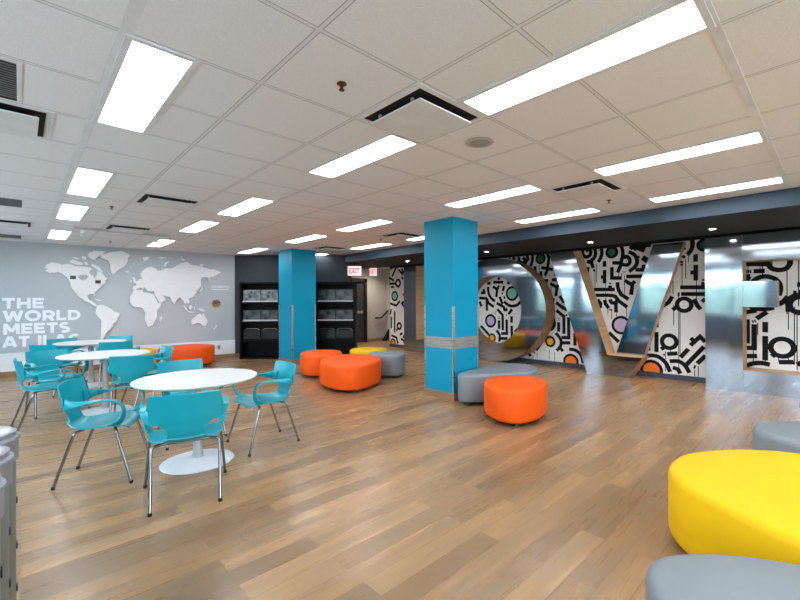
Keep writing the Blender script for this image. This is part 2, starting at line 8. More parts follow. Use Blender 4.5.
LAND=[('continent',[(3.504,2.166),(3.533,2.125),(3.497,2.117),(3.548,2.095),(3.489,2.088),(3.533,2.036),(3.46,1.99),(3.431,2.011),(3.401,2.002),(3.342,2.025),(3.282,1.997),(3.221,1.939),(3.175,1.869),(3.152,1.788),(3.152,1.727),(3.098,1.636),(3.02,1.524),(2.941,1.452),(2.845,1.4),(2.78,1.347),(2.756,1.326),(2.731,1.346),(2.772,1.399),(2.813,1.441),(2.837,1.452),(2.861,1.473),(2.885,1.514),(2.885,1.566),(2.829,1.587),(2.788,1.583),(2.78,1.535),(2.763,1.546),(2.772,1.609),(2.73,1.672),(2.681,1.726),(2.648,1.779),(2.597,1.812),(2.58,1.855),(2.606,1.876),(2.547,1.909),(2.597,1.95),(2.622,1.992),(2.655,2.043),(2.713,2.062),(2.738,2.071),(2.73,1.988),(2.755,1.945),(2.763,1.892),(2.779,1.954),(2.828,1.994),(2.86,2.024),(2.844,2.067),(2.811,2.11),(2.844,2.14),(2.908,2.147),(2.972,2.154),(3.066,2.149),(3.128,2.187),(3.22,2.192),(3.281,2.168),(3.341,2.195),(3.431,2.21)]),('island',[(3.159,2.267),(3.113,2.28),(3.035,2.254),(2.956,2.227),(2.972,2.185),(3.05,2.181),(3.113,2.208),(3.159,2.226)]),('island',[(3.128,2.33),(3.066,2.334),(3.003,2.307),(3.066,2.293)]),('island',[(2.827,2.224),(2.762,2.196),(2.697,2.158),(2.663,2.106),(2.63,2.055),(2.68,2.053),(2.746,2.113),(2.811,2.162)]),('island',[(2.875,2.429),(2.778,2.489),(2.596,2.492),(2.63,2.436),(2.729,2.366),(2.762,2.28),(2.827,2.318),(2.875,2.367)]),('island',[(2.971,2.371),(2.908,2.354),(2.908,2.292),(2.971,2.309)]),('island',[(2.94,2.249),(2.892,2.252),(2.876,2.19),(2.924,2.188)]),('continent',[(2.663,2.413),(2.596,2.439),(2.477,2.49),(2.305,2.514),(2.199,2.467),(2.163,2.447),(2.208,2.379),(2.208,2.291),(2.252,2.202),(2.323,2.144),(2.392,2.087),(2.461,1.998),(2.495,2.061),(2.512,2.124),(2.512,2.231),(2.563,2.313),(2.63,2.33),(2.68,2.359)]),('island',[(2.27,2.081),(2.217,2.105),(2.182,2.074),(2.235,2.05)]),('continent',[(2.731,1.346),(2.698,1.361),(2.632,1.356),(2.548,1.313),(2.48,1.258),(2.446,1.215),(2.351,1.18),(2.351,1.137),(2.386,1.073),(2.395,1.009),(2.464,0.958),(2.481,0.884),(2.532,0.822),(2.583,0.761),(2.616,0.678),(2.641,0.616),(2.658,0.49),(2.675,0.534),(2.675,0.702),(2.666,0.871),(2.666,1.04),(2.723,1.115),(2.764,1.21),(2.748,1.273)]),('island',[(2.796,1.493),(2.731,1.473),(2.631,1.441),(2.714,1.445)]),('continent',[(2.111,1.659),(2.029,1.682),(1.947,1.683),(1.919,1.628),(1.836,1.617),(1.732,1.596),(1.704,1.505),(1.647,1.392),(1.589,1.38),(1.628,1.278),(1.676,1.211),(1.676,1.12),(1.667,1.074),(1.705,1.008),(1.724,0.963),(1.762,0.885),(1.819,0.859),(1.856,0.867),(1.875,0.946),(1.902,1.036),(1.902,1.103),(1.893,1.17),(1.93,1.238),(1.948,1.283),(2.021,1.306),(2.076,1.295),(2.139,1.351),(2.171,1.417),(2.165,1.505),(2.165,1.549),(2.129,1.604)]),('island',[(1.609,1.084),(1.57,1.094),(1.58,1.026),(1.609,0.97),(1.628,1.005)]),('continent',[(2.12,1.681),(2.12,1.758),(2.057,1.781),(2.056,1.814),(2.093,1.846),(2.038,1.881),(1.983,1.927),(1.928,1.94),(1.974,1.972),(1.983,2.038),(1.946,2.106),(1.872,2.177),(1.797,2.207),(1.74,2.194),(1.664,2.141),(1.683,2.118),(1.606,2.133),(1.509,2.183),(1.43,2.187),(1.35,2.202),(1.269,2.264),(1.208,2.314),(1.085,2.357),(1.022,2.325),(1.001,2.29),(0.874,2.285),(0.745,2.256),(0.614,2.214),(0.481,2.208),(0.39,2.175),(0.333,2.133),(0.379,2.113),(0.436,2.074),(0.504,2.022),(0.559,2.021),(0.604,1.909),(0.626,1.945),(0.615,2.006),(0.681,2.016),(0.768,1.989),(0.779,1.917),(0.768,1.844),(0.79,1.772),(0.833,1.735),(0.855,1.699),(0.887,1.698),(0.876,1.638),(0.908,1.59),(0.94,1.53),(1.004,1.506),(1.045,1.495),(1.014,1.435),(1.035,1.376),(1.087,1.412),(1.108,1.353),(1.149,1.436),(1.21,1.518),(1.251,1.506),(1.292,1.436),(1.322,1.343),(1.352,1.378),(1.382,1.46),(1.422,1.529),(1.471,1.54),(1.53,1.552),(1.569,1.574),(1.51,1.494),(1.511,1.46),(1.579,1.403),(1.618,1.392),(1.656,1.46),(1.704,1.551),(1.722,1.619),(1.713,1.664),(1.779,1.663),(1.836,1.662),(1.873,1.695),(1.91,1.751),(1.929,1.695),(1.974,1.738),(2.029,1.715),(2.075,1.67)]),('island',[(2.128,1.944),(2.092,1.968),(2.065,1.902),(2.047,1.859),(2.102,1.846),(2.111,1.901)]),('island',[(2.164,1.899),(2.128,1.9),(2.138,1.856),(2.164,1.855)]),('island',[(1.548,2.261),(1.508,2.321),(1.429,2.36),(1.449,2.324),(1.499,2.252),(1.489,2.218),(1.538,2.216)]),('island',[(1.945,2.396),(1.871,2.423),(1.806,2.416),(1.853,2.357),(1.909,2.331)]),('island',[(1.663,2.414),(1.605,2.441),(1.469,2.427),(1.567,2.404)]),('island',[(1.208,2.443),(1.147,2.424),(1.105,2.391),(1.167,2.387)]),('island',[(0.81,2.313),(0.745,2.328),(0.702,2.294),(0.789,2.278)]),('island',[(0.812,1.687),(0.769,1.736),(0.747,1.797),(0.725,1.725),(0.769,1.664),(0.844,1.615)]),('continent',[(0.984,0.984),(0.921,1.041),(0.846,1.123),(0.792,1.134),(0.76,1.097),(0.727,1.156),(0.694,1.071),(0.64,0.972),(0.651,0.887),(0.684,0.828),(0.739,0.83),(0.782,0.88),(0.836,0.919),(0.91,0.886),(0.974,0.876)]),('island',[(0.706,0.805),(0.673,0.803),(0.695,0.768)]),('island',[(0.451,0.855),(0.417,0.817),(0.462,0.769),(0.496,0.722),(0.507,0.759),(0.462,0.806)]),('island',[(0.813,1.266),(0.748,1.253),(0.694,1.192),(0.727,1.168),(0.781,1.206),(0.835,1.231)]),('island',[(1.036,1.317),(0.983,1.34),(0.962,1.28),(1.004,1.233),(1.036,1.258)]),('island',[(1.149,1.353),(1.108,1.306),(1.057,1.211),(1.078,1.199),(1.139,1.295)]),('island',[(1.057,1.199),(0.962,1.178),(0.878,1.171),(0.984,1.155),(1.067,1.175)]),('island',[(0.919,1.411),(0.888,1.375),(0.888,1.315),(0.909,1.339)]),('island',[(0.93,1.304),(0.909,1.304),(0.909,1.22),(0.931,1.232)])]
LEAF=[(2.956,2.01),(2.94,1.969),(2.908,1.981),(2.868,1.951),(2.908,1.888),(2.948,1.876),(2.952,1.855),(2.96,1.876),(3.004,1.885),(3.04,1.945),(3.004,1.977),(2.972,1.968)]

H = 2.589          # ceiling height
# ------------------------------------------------------------------ helpers
def new_obj(name, bm, mat, parent=None, smooth=None, loc=None):
    me = bpy.data.meshes.new(name)
    if smooth is not None:
        for f in bm.faces: f.smooth = True
    bm.to_mesh(me); bm.free()
    if smooth is not None:
        try: me.set_sharp_from_angle(angle=R(smooth))
        except Exception: pass
    for m in (mat if isinstance(mat, (list, tuple)) else [mat]): me.materials.append(m)
    o = bpy.data.objects.new(name, me); COL.objects.link(o)
    if parent: o.parent = parent
    if loc: o.location = loc
    return o
def empty(name, loc=(0,0,0), rz=0.0):
    o = bpy.data.objects.new(name, None); COL.objects.link(o)
    o.empty_display_size = .1; o.location = loc; o.rotation_euler = (0,0,rz); return o
def tag(o, label, cat, group=None):
    o['label'] = label; o['category'] = cat
    if group: o['group'] = group
    return o
def struct(o): o['kind'] = 'structure'; return o
def B(): return bmesh.new()
def box(bm, x0,x1,y0,y1,z0,z1, mi=0, rz=0, bev=0):
    cx,cy,cz=(x0+x1)/2,(y0+y1)/2,(z0+z1)/2
    M = Matrix.Translation((cx,cy,cz)) @ Matrix.Diagonal((x1-x0,y1-y0,z1-z0,1))
    r = bmesh.ops.create_cube(bm, size=1, matrix=M)
    fs = set()
    for v in r['verts']:
        for f in v.link_faces: fs.add(f)
    for f in fs: f.material_index = mi
    if bev:
        es = list({e for v in r['verts'] for e in v.link_edges})
        bmesh.ops.bevel(bm, geom=es, offset=bev, segments=2, affect='EDGES', profile=.6)
def prism(bm, pts, fn, d0, d1, mi=0):
    """extrude polygon pts (2D) between depth d0 and d1; fn(a,b,d)->xyz"""
    a=[bm.verts.new(fn(p[0],p[1],d0)) for p in pts]; b=[bm.verts.new(fn(p[0],p[1],d1)) for p in pts]
    n=len(pts); fs=[]
    for loop in (a,b):
        f=bm.faces.new(loop); fs.append(f)
    for i in range(n): fs.append(bm.faces.new((a[i],a[(i+1)%n],b[(i+1)%n],b[i])))
    for f in fs: f.material_index=mi
    bmesh.ops.recalc_face_normals(bm, faces=fs)
def tube(bm, pts, r, seg=10, mi=0, cap=True):
    pts=[Vector(p) for p in pts]; rings=[]
    rr = r if isinstance(r,(list,tuple)) else [r]*len(pts)
    up=None
    for i,p in enumerate(pts):
        t=((pts[i+1]-p) if i<len(pts)-1 else Vector((0,0,0)))
        if i>0: t = (t.normalized() if t.length else t)+(p-pts[i-1]).normalized()
        t.normalize()
        if up is None:
            up = Vector((0,0,1)) if abs(t.z)<.9 else Vector((1,0,0))
        s=t.cross(up).normalized(); up=s.cross(t).normalized()
        rings.append([bm.verts.new(p+(s*math.cos(2*PI*k/seg)+up*math.sin(2*PI*k/seg))*rr[i]) for k in range(seg)])
    for a,b in zip(rings,rings[1:]):
        for k in range(seg):
            f=bm.faces.new((a[k],a[(k+1)%seg],b[(k+1)%seg],b[k])); f.material_index=mi
    if cap:
        for q in (rings[0],rings[-1]):
            f=bm.faces.new(q); f.material_index=mi
    bmesh.ops.recalc_face_normals(bm, faces=bm.faces)
def lathe(bm, prof, seg=48, cx=0, cy=0, mi=0):
    rings=[]
    for r,z in prof:
        if r<1e-5: rings.append([bm.verts.new((cx,cy,z))])
        else: rings.append([bm.verts.new((cx+r*math.cos(2*PI*k/seg),cy+r*math.sin(2*PI*k/seg),z)) for k in range(seg)])
    for a,b in zip(rings,rings[1:]):
        for k in range(seg):
            k2=(k+1)%seg
            if len(a)==1 and len(b)==1: continue
            if len(a)==1: f=bm.faces.new((a[0],b[k],b[k2]))
            elif len(b)==1: f=bm.faces.new((a[k],b[0],a[k2]))
            else: f=bm.faces.new((a[k],b[k],b[k2],a[k2]))
            f.material_index=mi
    bmesh.ops.recalc_face_normals(bm, faces=bm.faces)
def smooth_path(pts, n=6, closed=False):
    P=[Vector(p) for p in pts]; out=[]; m=len(P)
    rng = range(m) if closed else range(m-1)
    for i in rng:
        if closed: p0,p1,p2,p3=P[(i-1)%m],P[i],P[(i+1)%m],P[(i+2)%m]
        else: p0,p1,p2,p3=P[max(i-1,0)],P[i],P[i+1],P[min(i+2,m-1)]
        for k in range(n):
            t=k/n
            out.append(.5*((2*p1)+(-p0+p2)*t+(2*p0-5*p1+4*p2-p3)*t*t+(-p0+3*p1-3*p2+p3)*t**3))
    if not closed: out.append(P[-1])
    return out
def copy_tree(o, parent=None):
    c=o.copy(); COL.objects.link(c); c.parent=parent
    for ch in list(o.children): copy_tree(ch,c)
    return c
# ------------------------------------------------------------------ materials
def lin(h):
    h=h.lstrip('#'); v=[int(h[i:i+2],16)/255 for i in (0,2,4)]
    return tuple(c/12.92 if c<=.04045 else ((c+.055)/1.055)**2.4 for c in v)+(1,)
class NT:
    def __init__(s,name):
        s.m=bpy.data.materials.new(name); s.m.use_nodes=True; s.t=s.m.node_tree
        s.b=s.t.nodes['Principled BSDF']
    def n(s,ty,**k):
        x=s.t.nodes.new(ty)
        for a,v in k.items(): setattr(x,a,v)
        return x
    def l(s,a,b): s.t.links.new(a,b)
    def math(s,op,a,b=None,c=None):
        x=s.n('ShaderNodeMath',operation=op)
        for i,v in enumerate((a,b,c)):
            if v is None: continue
            if isinstance(v,(int,float)): x.inputs[i].default_value=v
            else: s.l(v,x.inputs[i])
        return x.outputs[0]
    def noise(s,scale,detail=3,rough=.5,vec=None,sc=None):
        x=s.n('ShaderNodeTexNoise'); x.inputs['Scale'].default_value=scale; x.inputs['Detail'].default_value=detail; x.inputs['Roughness'].default_value=rough
        if vec is None: vec=s.n('ShaderNodeTexCoord').outputs['Object']
        if sc:
            mp=s.n('ShaderNodeMapping'); mp.inputs['Scale'].default_value=sc; s.l(vec,mp.inputs['Vector']); vec=mp.outputs[0]
        s.l(vec,x.inputs['Vector']); return x.outputs['Fac']
    def ramp(s,fac,stops):
        x=s.n('ShaderNodeValToRGB'); e=x.color_ramp.elements
        while len(e)<len(stops): e.new(.5)
        for q,(p,c) in zip(e,stops): q.position=p; q.color=c
        s.l(fac,x.inputs[0]); return x.outputs[0]
    def mix(s,f,a,b,bt='MIX'):
        x=s.n('ShaderNodeMix',data_type='RGBA',blend_type=bt)
        for i,v in ((0,f),(6,a),(7,b)):
            if isinstance(v,(int,float,tuple)): x.inputs[i].default_value=v
            else: s.l(v,x.inputs[i])
        return x.outputs[2]
    def bump(s,h,strength=.2,dist=.01):
        x=s.n('ShaderNodeBump'); x.inputs['Strength'].default_value=strength; x.inputs['Distance'].default_value=dist
        s.l(h,x.inputs['Height']); s.l(x.outputs[0],s.b.inputs['Normal'])
def mat(name,col,rough=.5,metal=0,var=.06,vs=8,spec=.5,bump=0,bs=60,coat=0):
    s=NT(name); c=lin(col) if isinstance(col,str) else col
    s.b.inputs['Roughness'].default_value=rough; s.b.inputs['Metallic'].default_value=metal; s.b.inputs['Specular IOR Level'].default_value=spec
    if coat: s.b.inputs['Coat Weight'].default_value=coat; s.b.inputs['Coat Roughness'].default_value=.1
    d=tuple(x*(1-var) for x in c[:3])+(1,); e=tuple(min(1,x*(1+var)) for x in c[:3])+(1,)
    s.l(s.ramp(s.noise(vs),[(.3,d),(.7,e)]),s.b.inputs['Base Color'])
    if bump: s.bump(s.noise(bs,2),bump,.004)
    return s.m
def emis(name,col,st):
    s=NT(name); s.b.inputs['Base Color'].default_value=col; s.b.inputs['Emission Color'].default_value=col; s.b.inputs['Emission Strength'].default_value=st
    return s.m
def planks():
    s=NT('plank floor'); co=s.n('ShaderNodeTexCoord').outputs['Object']
    br=s.n('ShaderNodeTexBrick'); s.l(co,br.inputs['Vector'])
    br.offset=.37; br.offset_frequency=2; br.inputs['Scale'].default_value=1
    br.inputs['Brick Width'].default_value=1.22; br.inputs['Row Height'].default_value=.14; br.inputs['Mortar Size'].default_value=.0016; br.inputs['Mortar Smooth'].default_value=.2
    br.inputs['Color1'].default_value=(0,0,0,1); br.inputs['Color2'].default_value=(1,1,1,1); br.inputs['Mortar'].default_value=(.5,.5,.5,1); br.inputs['Bias'].default_value=0
    sep=s.n('ShaderNodeSeparateColor'); s.l(br.outputs['Color'],sep.inputs[0]); t=sep.outputs[0]
    # per plank offset for grain
    cv=s.n('ShaderNodeCombineXYZ'); s.l(s.math('MULTIPLY',t,37.0),cv.inputs[2]); 
    add=s.n('ShaderNodeVectorMath',operation='ADD'); s.l(co,add.inputs[0]); s.l(cv.outputs[0],add.inputs[1])
    g1=s.noise(1,6,.62,add.outputs[0],(1.1,14,1)); g2=s.noise(1,3,.5,add.outputs[0],(5,70,1)); g3=s.noise(1,2,.5,add.outputs[0],(1.2,4.5,1))
    base=s.ramp(t,[(0,lin('#8a6b4a')),(.3,lin('#a37f58')),(.62,lin('#b38d62')),(1,lin('#c29b6c'))])
    c=s.mix(s.ramp(g1,[(.38,(0,0,0,1)),(.68,(.45,.45,.45,1))]),base,lin('#8a7150'))
    c=s.mix(s.ramp(g3,[(.45,(0,0,0,1)),(.75,(.5,.5,.5,1))]),c,lin('#7a6e5c'))
    c=s.mix(s.ramp(g2,[(.35,(.09,.09,.09,1)),(.6,(0,0,0,1))]),c,lin('#6d5843'))
    c=s.mix(s.math('MULTIPLY',br.outputs['Fac'],.6),c,lin('#54463a')); c=s.mix(1.0,c,(.90,.86,.84,1),'MULTIPLY')
    s.l(c,s.b.inputs['Base Color'])
    s.l(s.ramp(g1,[(.3,(.23,.23,.23,1)),(.7,(.36,.36,.36,1))]),s.b.inputs['Roughness'])
    s.b.inputs['Specular IOR Level'].default_value=.5
    s.bump(s.math('SUBTRACT',s.math('MULTIPLY',g2,.3),br.outputs['Fac']),.12,.002)
    return s.m
def tiles():
    s=NT('ceiling tiles'); co=s.n('ShaderNodeTexCoord').outputs['Object']; sep=s.n('ShaderNodeSeparateXYZ'); s.l(co,sep.inputs[0])
    def d(o,off):
        x=s.math('DIVIDE',s.math('SUBTRACT',o,off),.61); f=s.math('FRACT',s.math('ADD',x,100.5)); return s.math('MULTIPLY',s.math('ABSOLUTE',s.math('SUBTRACT',f,.5)),.61)
    m=s.math('MINIMUM',d(sep.outputs[0],.323),d(sep.outputs[1],.982))
    n=s.noise(160,2,.6); n2=s.noise(2.2,2)
    c=s.ramp(n,[(.35,lin('#e2e7f0')),(.65,lin('#eef2fa'))]); c=s.mix(s.math('MULTIPLY',n2,.2),c,lin('#e4e5e5'))
    bar=s.math('LESS_THAN',m,.0095); gap=s.math('LESS_THAN',m,.0135)  # gap: grey lines paint the shadow reveal beside the bars
    c=s.mix(gap,c,lin('#9b9ea2')); c=s.mix(bar,c,lin('#e0e5ee'))
    s.l(c,s.b.inputs['Base Color']); s.b.inputs['Roughness'].default_value=.9; s.b.inputs['Specular IOR Level'].default_value=.2
    s.bump(n,.15,.002)
    return s.m
def steel(name,col,rough,wave=.0,brush=0):
    s=NT(name); s.b.inputs['Base Color'].default_value=lin(col); s.b.inputs['Metallic'].default_value=1
    n=s.noise(1,3,.5,None,(3,2,90)) if brush else s.noise(5)
    s.l(s.ramp(n,[(.3,(rough*.75,)*3+(1,)),(.7,(rough*1.3,)*3+(1,))]),s.b.inputs['Roughness'])
    if wave: s.bump(s.noise(1.3,1,.4),wave,.03)
    return s.m
def wood(name,a,b,sc=(3,3,40)):
    s=NT(name); g=s.noise(1,5,.6,None,sc); g2=s.noise(1,2,.5,None,tuple(x*.25 for x in sc))
    c=s.mix(s.ramp(g2,[(.4,(0,0,0,1)),(.65,(.6,.6,.6,1))]),s.ramp(g,[(.3,lin(b)),(.7,lin(a))]),lin(b))
    s.l(c,s.b.inputs['Base Color']); s.b.inputs['Roughness'].default_value=.45; return s.m
M=dict(
 floor=planks(), tiles=tiles(),
 white=mat('white paint','#e4e6e8',.6), dado=mat('white dado paint','#e9ebee',.5,var=.03),
 mural=mat('grey mural print','#b3b9bf',.55,var=.05,vs=.8), map=mat('map relief white','#e8e8ea',.5,var=.02), letter=mat('lettering white','#eef0f4',.5,var=.02),
 slate=mat('slate grey wall paint','#34383f',.6,var=.06,spec=.3), soffit=mat('dark slate soffit paint','#1a2028',.6,var=.08,spec=.25), fascia=mat('blue grey fascia paint','#384b5e',.5,var=.05),  # soffit tone carries its shade, the lighter fascia tone the light on its front
 black=mat('black laminate','#020203',.5,spec=.15), blackm=mat('matte black','#08090a',.7), skirt=mat('dark slate skirting','#3c444e',.5),
 blue=mat('turquoise column paint','#0093b6',.5,var=.03,vs=2,spec=.25), chair=mat('turquoise plastic','#0099a9',.3,var=.03,spec=.5), 
 ttop=mat('white table laminate','#d8d8d6',.35,var=.02), tbase=mat('white powder coated metal','#dfe3e8',.28,var=.03), post=mat('satin silver grey post','#b9bfc6',.3,metal=.35),
 chrome=steel('chrome tube','#8f9397',.14), foot=mat('black rubber','#101010',.7), dark=mat('dark slot','#0b0c0d',.8),
 orange=mat('orange vinyl','#f75a04',.55,var=.03,spec=.3,bump=.05,bs=250), yellow=mat('yellow vinyl','#f0bc00',.55,var=.03,spec=.3,bump=.05,bs=250), grey=mat('grey vinyl','#7e858a',.5,var=.03,bump=.05,bs=250), 
 tan=mat('ottoman underside','#0d0d0e',.8),
 steelm=steel('polished sheet steel','#adb6c2',.075,.05,1), guard=steel('brushed steel trim','#c9c4bd',.32,0,1), zinc=mat('galvanised bin steel','#8b989a',.36,metal=.7), zlid=mat('bin lid steel','#a3a5b0',.33,metal=.6),
 wood=wood('birch plywood edge','#dbb98d','#bd9567'), woodrim=wood('dark stained plywood rim','#b08a5c','#7f5f3c',(2,14,14)), wbase=wood('wood baseboard','#a98560','#86664a',(3,3,60)),
 wwall=mat('white graffiti wall','#e9e7e6',.6,var=.02), ink=mat('black marker ink','#0a0a0b',.6,spec=.2),
 g=mat('green paint dot','#0d6b4a',.5), p=mat('lilac paint dot','#c3b1d6',.5), o=mat('orange paint dot','#ff7a1a',.5), y=mat('amber paint dot','#fdb515',.5), m=mat('mint paint dot','#7fc3ac',.5),
 frame=mat('white light frame','#dde2ea',.5), glow=emis('fluorescent diffuser',(.90,.955,1,1),6.0), spot=emis('halogen spot',(1,.9,.75,1),40.0), exitg=emis('exit sign face',(1,.80,.80,1),.33), exitr=emis('exit sign letters',(.75,.02,.05,1),.45),
 gwall=mat('warm grey hallway paint','#b9b6b2',.6), door=mat('charcoal door paint','#2f3236',.4), brass=mat('aged brass','#6b4a30',.4,metal=.7), bgrill=mat('light grey grille','#b6b8ba',.6), wframe=mat('grey window frame','#5d676f',.5),
 leafg=mat('maple leaf grey','#a9adb8',.5), flagk=mat('charcoal marker flag','#3b3d44',.5), grass=mat('grass','#5b7a3a',.9,vs=.5,var=.3), bush=mat('foliage green','#7d8c7c',.9,vs=3,var=.4), spk=mat('speaker grille grey','#9a9a98',.7),
 tealstrip=mat('dark teal lacquer','#15323c',.3),
)
# photo boards with black and white prints: procedural blotches
def prints(name,lo,hi,sc):
    s=NT(name); n=s.noise(sc,3,.6); v=s.n('ShaderNodeTexVoronoi'); v.inputs['Scale'].default_value=sc*1.3; s.l(s.n('ShaderNodeTexCoord').outputs['Object'],v.inputs['Vector'])
    c=s.mix(.5,s.ramp(n,[(.42,lin(lo)),(.58,lin(hi))]),s.ramp(v.outputs['Distance'],[(.2,lin(lo)),(.6,lin(hi))]))
    s.l(c,s.b.inputs['Base Color']); s.b.inputs['Roughness'].default_value=.25; return s.m
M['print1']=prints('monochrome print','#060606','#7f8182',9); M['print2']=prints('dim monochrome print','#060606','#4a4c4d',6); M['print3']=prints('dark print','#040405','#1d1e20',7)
def medal():
    s=NT('marbled medallion'); n=s.noise(14,4); s.l(s.ramp(n,[(.35,lin('#1d1208')),(.5,lin('#8a5a1c')),(.62,lin('#b5702a')),(.75,lin('#6a7a3a'))]),s.b.inputs['Base Color']); s.b.inputs['Roughness'].default_value=.3; return s.m
M['medal']=medal()
def glass():
    s=NT('window glass'); t=s.t; out=[n for n in t.nodes if n.type=='OUTPUT_MATERIAL'][0]
    tr=s.n('ShaderNodeBsdfTransparent'); tr.inputs[0].default_value=(.95,.97,.97,1); gl=s.n('ShaderNodeBsdfGlossy'); gl.inputs['Roughness'].default_value=.02
    mx=s.n('ShaderNodeMixShader'); mx.inputs[0].default_value=.06; s.l(tr.outputs[0],mx.inputs[1]); s.l(gl.outputs[0],mx.inputs[2]); s.l(mx.outputs[0],out.inputs[0]); return s.m
M['glass']=glass()
# ------------------------------------------------------------------ room shell
XW=-1.75; XG=8.22; YB=-3.6; YH=11.6
PC=Vector((3.88,10.77)); PL=PC+Vector((-4.18,.31)).normalized()*5.9   # map wall corner, left end
DW=(PL-PC).normalized(); NW=Vector((-DW.y,DW.x))*1.0
if NW.y>0: NW=-NW
DK=Vector((.712,-.702)); PD=PC+DK*2.84      # dark angled wall end
bm=B(); box(bm,XW-.2,9.6,YB-.2,12.2,-.1,0); struct(new_obj('floor',bm,M['floor']))
bm=B(); box(bm,XW-.2,9.6,YB-.2,12.2,H,H+.1); struct(new_obj('ceiling',bm,M['tiles']))
def wallfn(P,D,N):
    return lambda s,z,d: (P.x+D.x*s+N.x*d, P.y+D.y*s+N.y*d, z)
fm=wallfn(PC,DW,NW)
def wall(name,P,D,N,L,z0,z1,m,t=.12,off=0):
    bm=B(); prism(bm,[(0,z0),(L,z0),(L,z1),(0,z1)],wallfn(P,D,N),off-t,off); return struct(new_obj(name,bm,m))
wall('wall_back_left',PC,DW,NW,5.9,0,H,M['mural'])
wall('trim_1',PC,DW,NW,5.9,.11,.455,M['dado'],.012,.012)
wall('baseboard_back_left',PC,DW,NW,5.9,0,.11,M['wbase'],.02,.02)
ND=Vector((-.702,-.712))
wall('wall_back_dark',PC,DK,ND,2.84,0,H,M['slate'],.12)
wall('baseboard_back_dark',PC+DK*.02,DK,ND,.3,0,.11,M['wbase'],.02,.02)
# end return of the dark wall
wall('wall_back_return',PD,Vector((.712,.702)),Vector((.702,-.712)),.6,0,H,M['slate'],.12)
# hallway beyond: grey wall with door, and stair
bm=B(); box(bm,3.4,7.2,YH,YH+.12,0,H); box(bm,8.5,9.9,YH,YH+.12,0,H); box(bm,7.2,8.5,YH,YH+.12,2.12,H); struct(new_obj('wall_back',bm,M['gwall']))
bm=B(); box(bm,8.61,9.4,YH-.02,YH,0,.1); struct(new_obj('baseboard_back',bm,M['wbase']))
bm=B(); box(bm,9.5,9.6,9.7,YH,0,H); box(bm,XG,9.6,9.85,9.9,0,H); struct(new_obj('wall_hall_right',bm,M['gwall']))
d=struct(empty('door_1',(7.88,YH,0)))
bm=B(); box(bm,-.6,.6,-.02,.05,.0005,2.12); new_obj('door_panel',bm,M['door'],d)
bm=B(); box(bm,-.74,-.6,-.05,.06,0,2.2); box(bm,.6,.7,-.08,.06,0,2.2); box(bm,-.74,.7,-.08,.06,2.08,2.2); new_obj('door_frame',bm,M['blackm'],d)
bm=B(); box(bm,-.6,.5,-.1,-.04,1.0,1.08,bev=.01); new_obj('push_bar',bm,M['guard'],d)
bm=B(); box(bm,-.05,.45,-.035,-.02,1.56,1.68); new_obj('door_plate',bm,M['brass'],d)
# window wall on the left, camera side wall, right wall
wins=[(-2.7,-.9),(-.5,1.3),(1.7,3.5),(3.9,5.7),(6.1,7.9),(8.3,10.1)]
z0w,z1w=.88,2.42
bm=B(); box(bm,XW-.15,XW,YB-.2,12.2,0,z0w); box(bm,XW-.15,XW,YB-.2,12.2,z1w,H)
ys=[YB-.2]+[v for w in wins for v in w]+[12.2]
for i in range(0,len(ys),2): box(bm,XW-.15,XW,ys[i],ys[i+1],z0w,z1w)
struct(new_obj('wall_left',bm,mat('blue grey paint','#76828e',.6)))
for i,(a,b) in enumerate(wins):
    w=struct(empty('window_%d'%(i+1),(XW-.08,(a+b)/2,z0w)))
    hw=(b-a)/2; hh=z1w-z0w
    bm=B(); f=.05
    box(bm,-.03,.03,-hw,-hw+f,0,hh); box(bm,-.03,.03,hw-f,hw,0,hh); box(bm,-.03,.03,-hw,hw,0,f); box(bm,-.03,.03,-hw,hw,hh-f,hh)
    box(bm,-.025,.025,-.03,.03,f,hh-f); box(bm,-.024,.024,-hw+f,hw-f,1.02,1.07)
    new_obj('window_frame',bm,M['wframe'],w)
    bm=B(); box(bm,-.005,.005,-hw+f,hw-f,f,hh-f); new_obj('window_pane',bm,M['glass'],w)
    bm=B(); box(bm,.0,.16,-hw-.03,hw+.03,-.04,0); new_obj('window_sill',bm,M['white'],w)
fill_wins=[(-1.2,.9),(1.3,3.4),(3.8,5.7)]  # windows invented behind the camera to add fill daylight
bm=B(); box(bm,XW-.2,9.6,YB-.15,YB,0,z0w); box(bm,XW-.2,9.6,YB-.15,YB,z1w,H)
xs=[XW-.2]+[v for q in fill_wins for v in q]+[9.6]
for i in range(0,len(xs),2): box(bm,xs[i],xs[i+1],YB-.15,YB,z0w,z1w)
struct(new_obj('wall_front',bm,M['white']))
for i,(a,b) in enumerate(fill_wins):
    w=struct(empty('window_%d'%(i+7),((a+b)/2,YB-.08,z0w))); hw=(b-a)/2; hh=z1w-z0w; f=.05
    bm=B(); box(bm,-hw,-hw+f,-.03,.03,0,hh); box(bm,hw-f,hw,-.03,.03,0,hh); box(bm,-hw,hw,-.03,.03,0,f); box(bm,-hw,hw,-.03,.03,hh-f,hh); box(bm,-.03,.03,-.025,.025,f,hh-f); box(bm,-hw+f,hw-f,-.024,.024,1.02,1.07)
    new_obj('window_frame',bm,M['wframe'],w)
    bm=B(); box(bm,-hw+f,hw-f,-.005,.005,f,hh-f); new_obj('window_pane',bm,M['glass'],w)
bm=B(); box(bm,XG,XG+.12,YB-.2,-1.4,0,H); struct(new_obj('wall_right_plain',bm,M['white']))
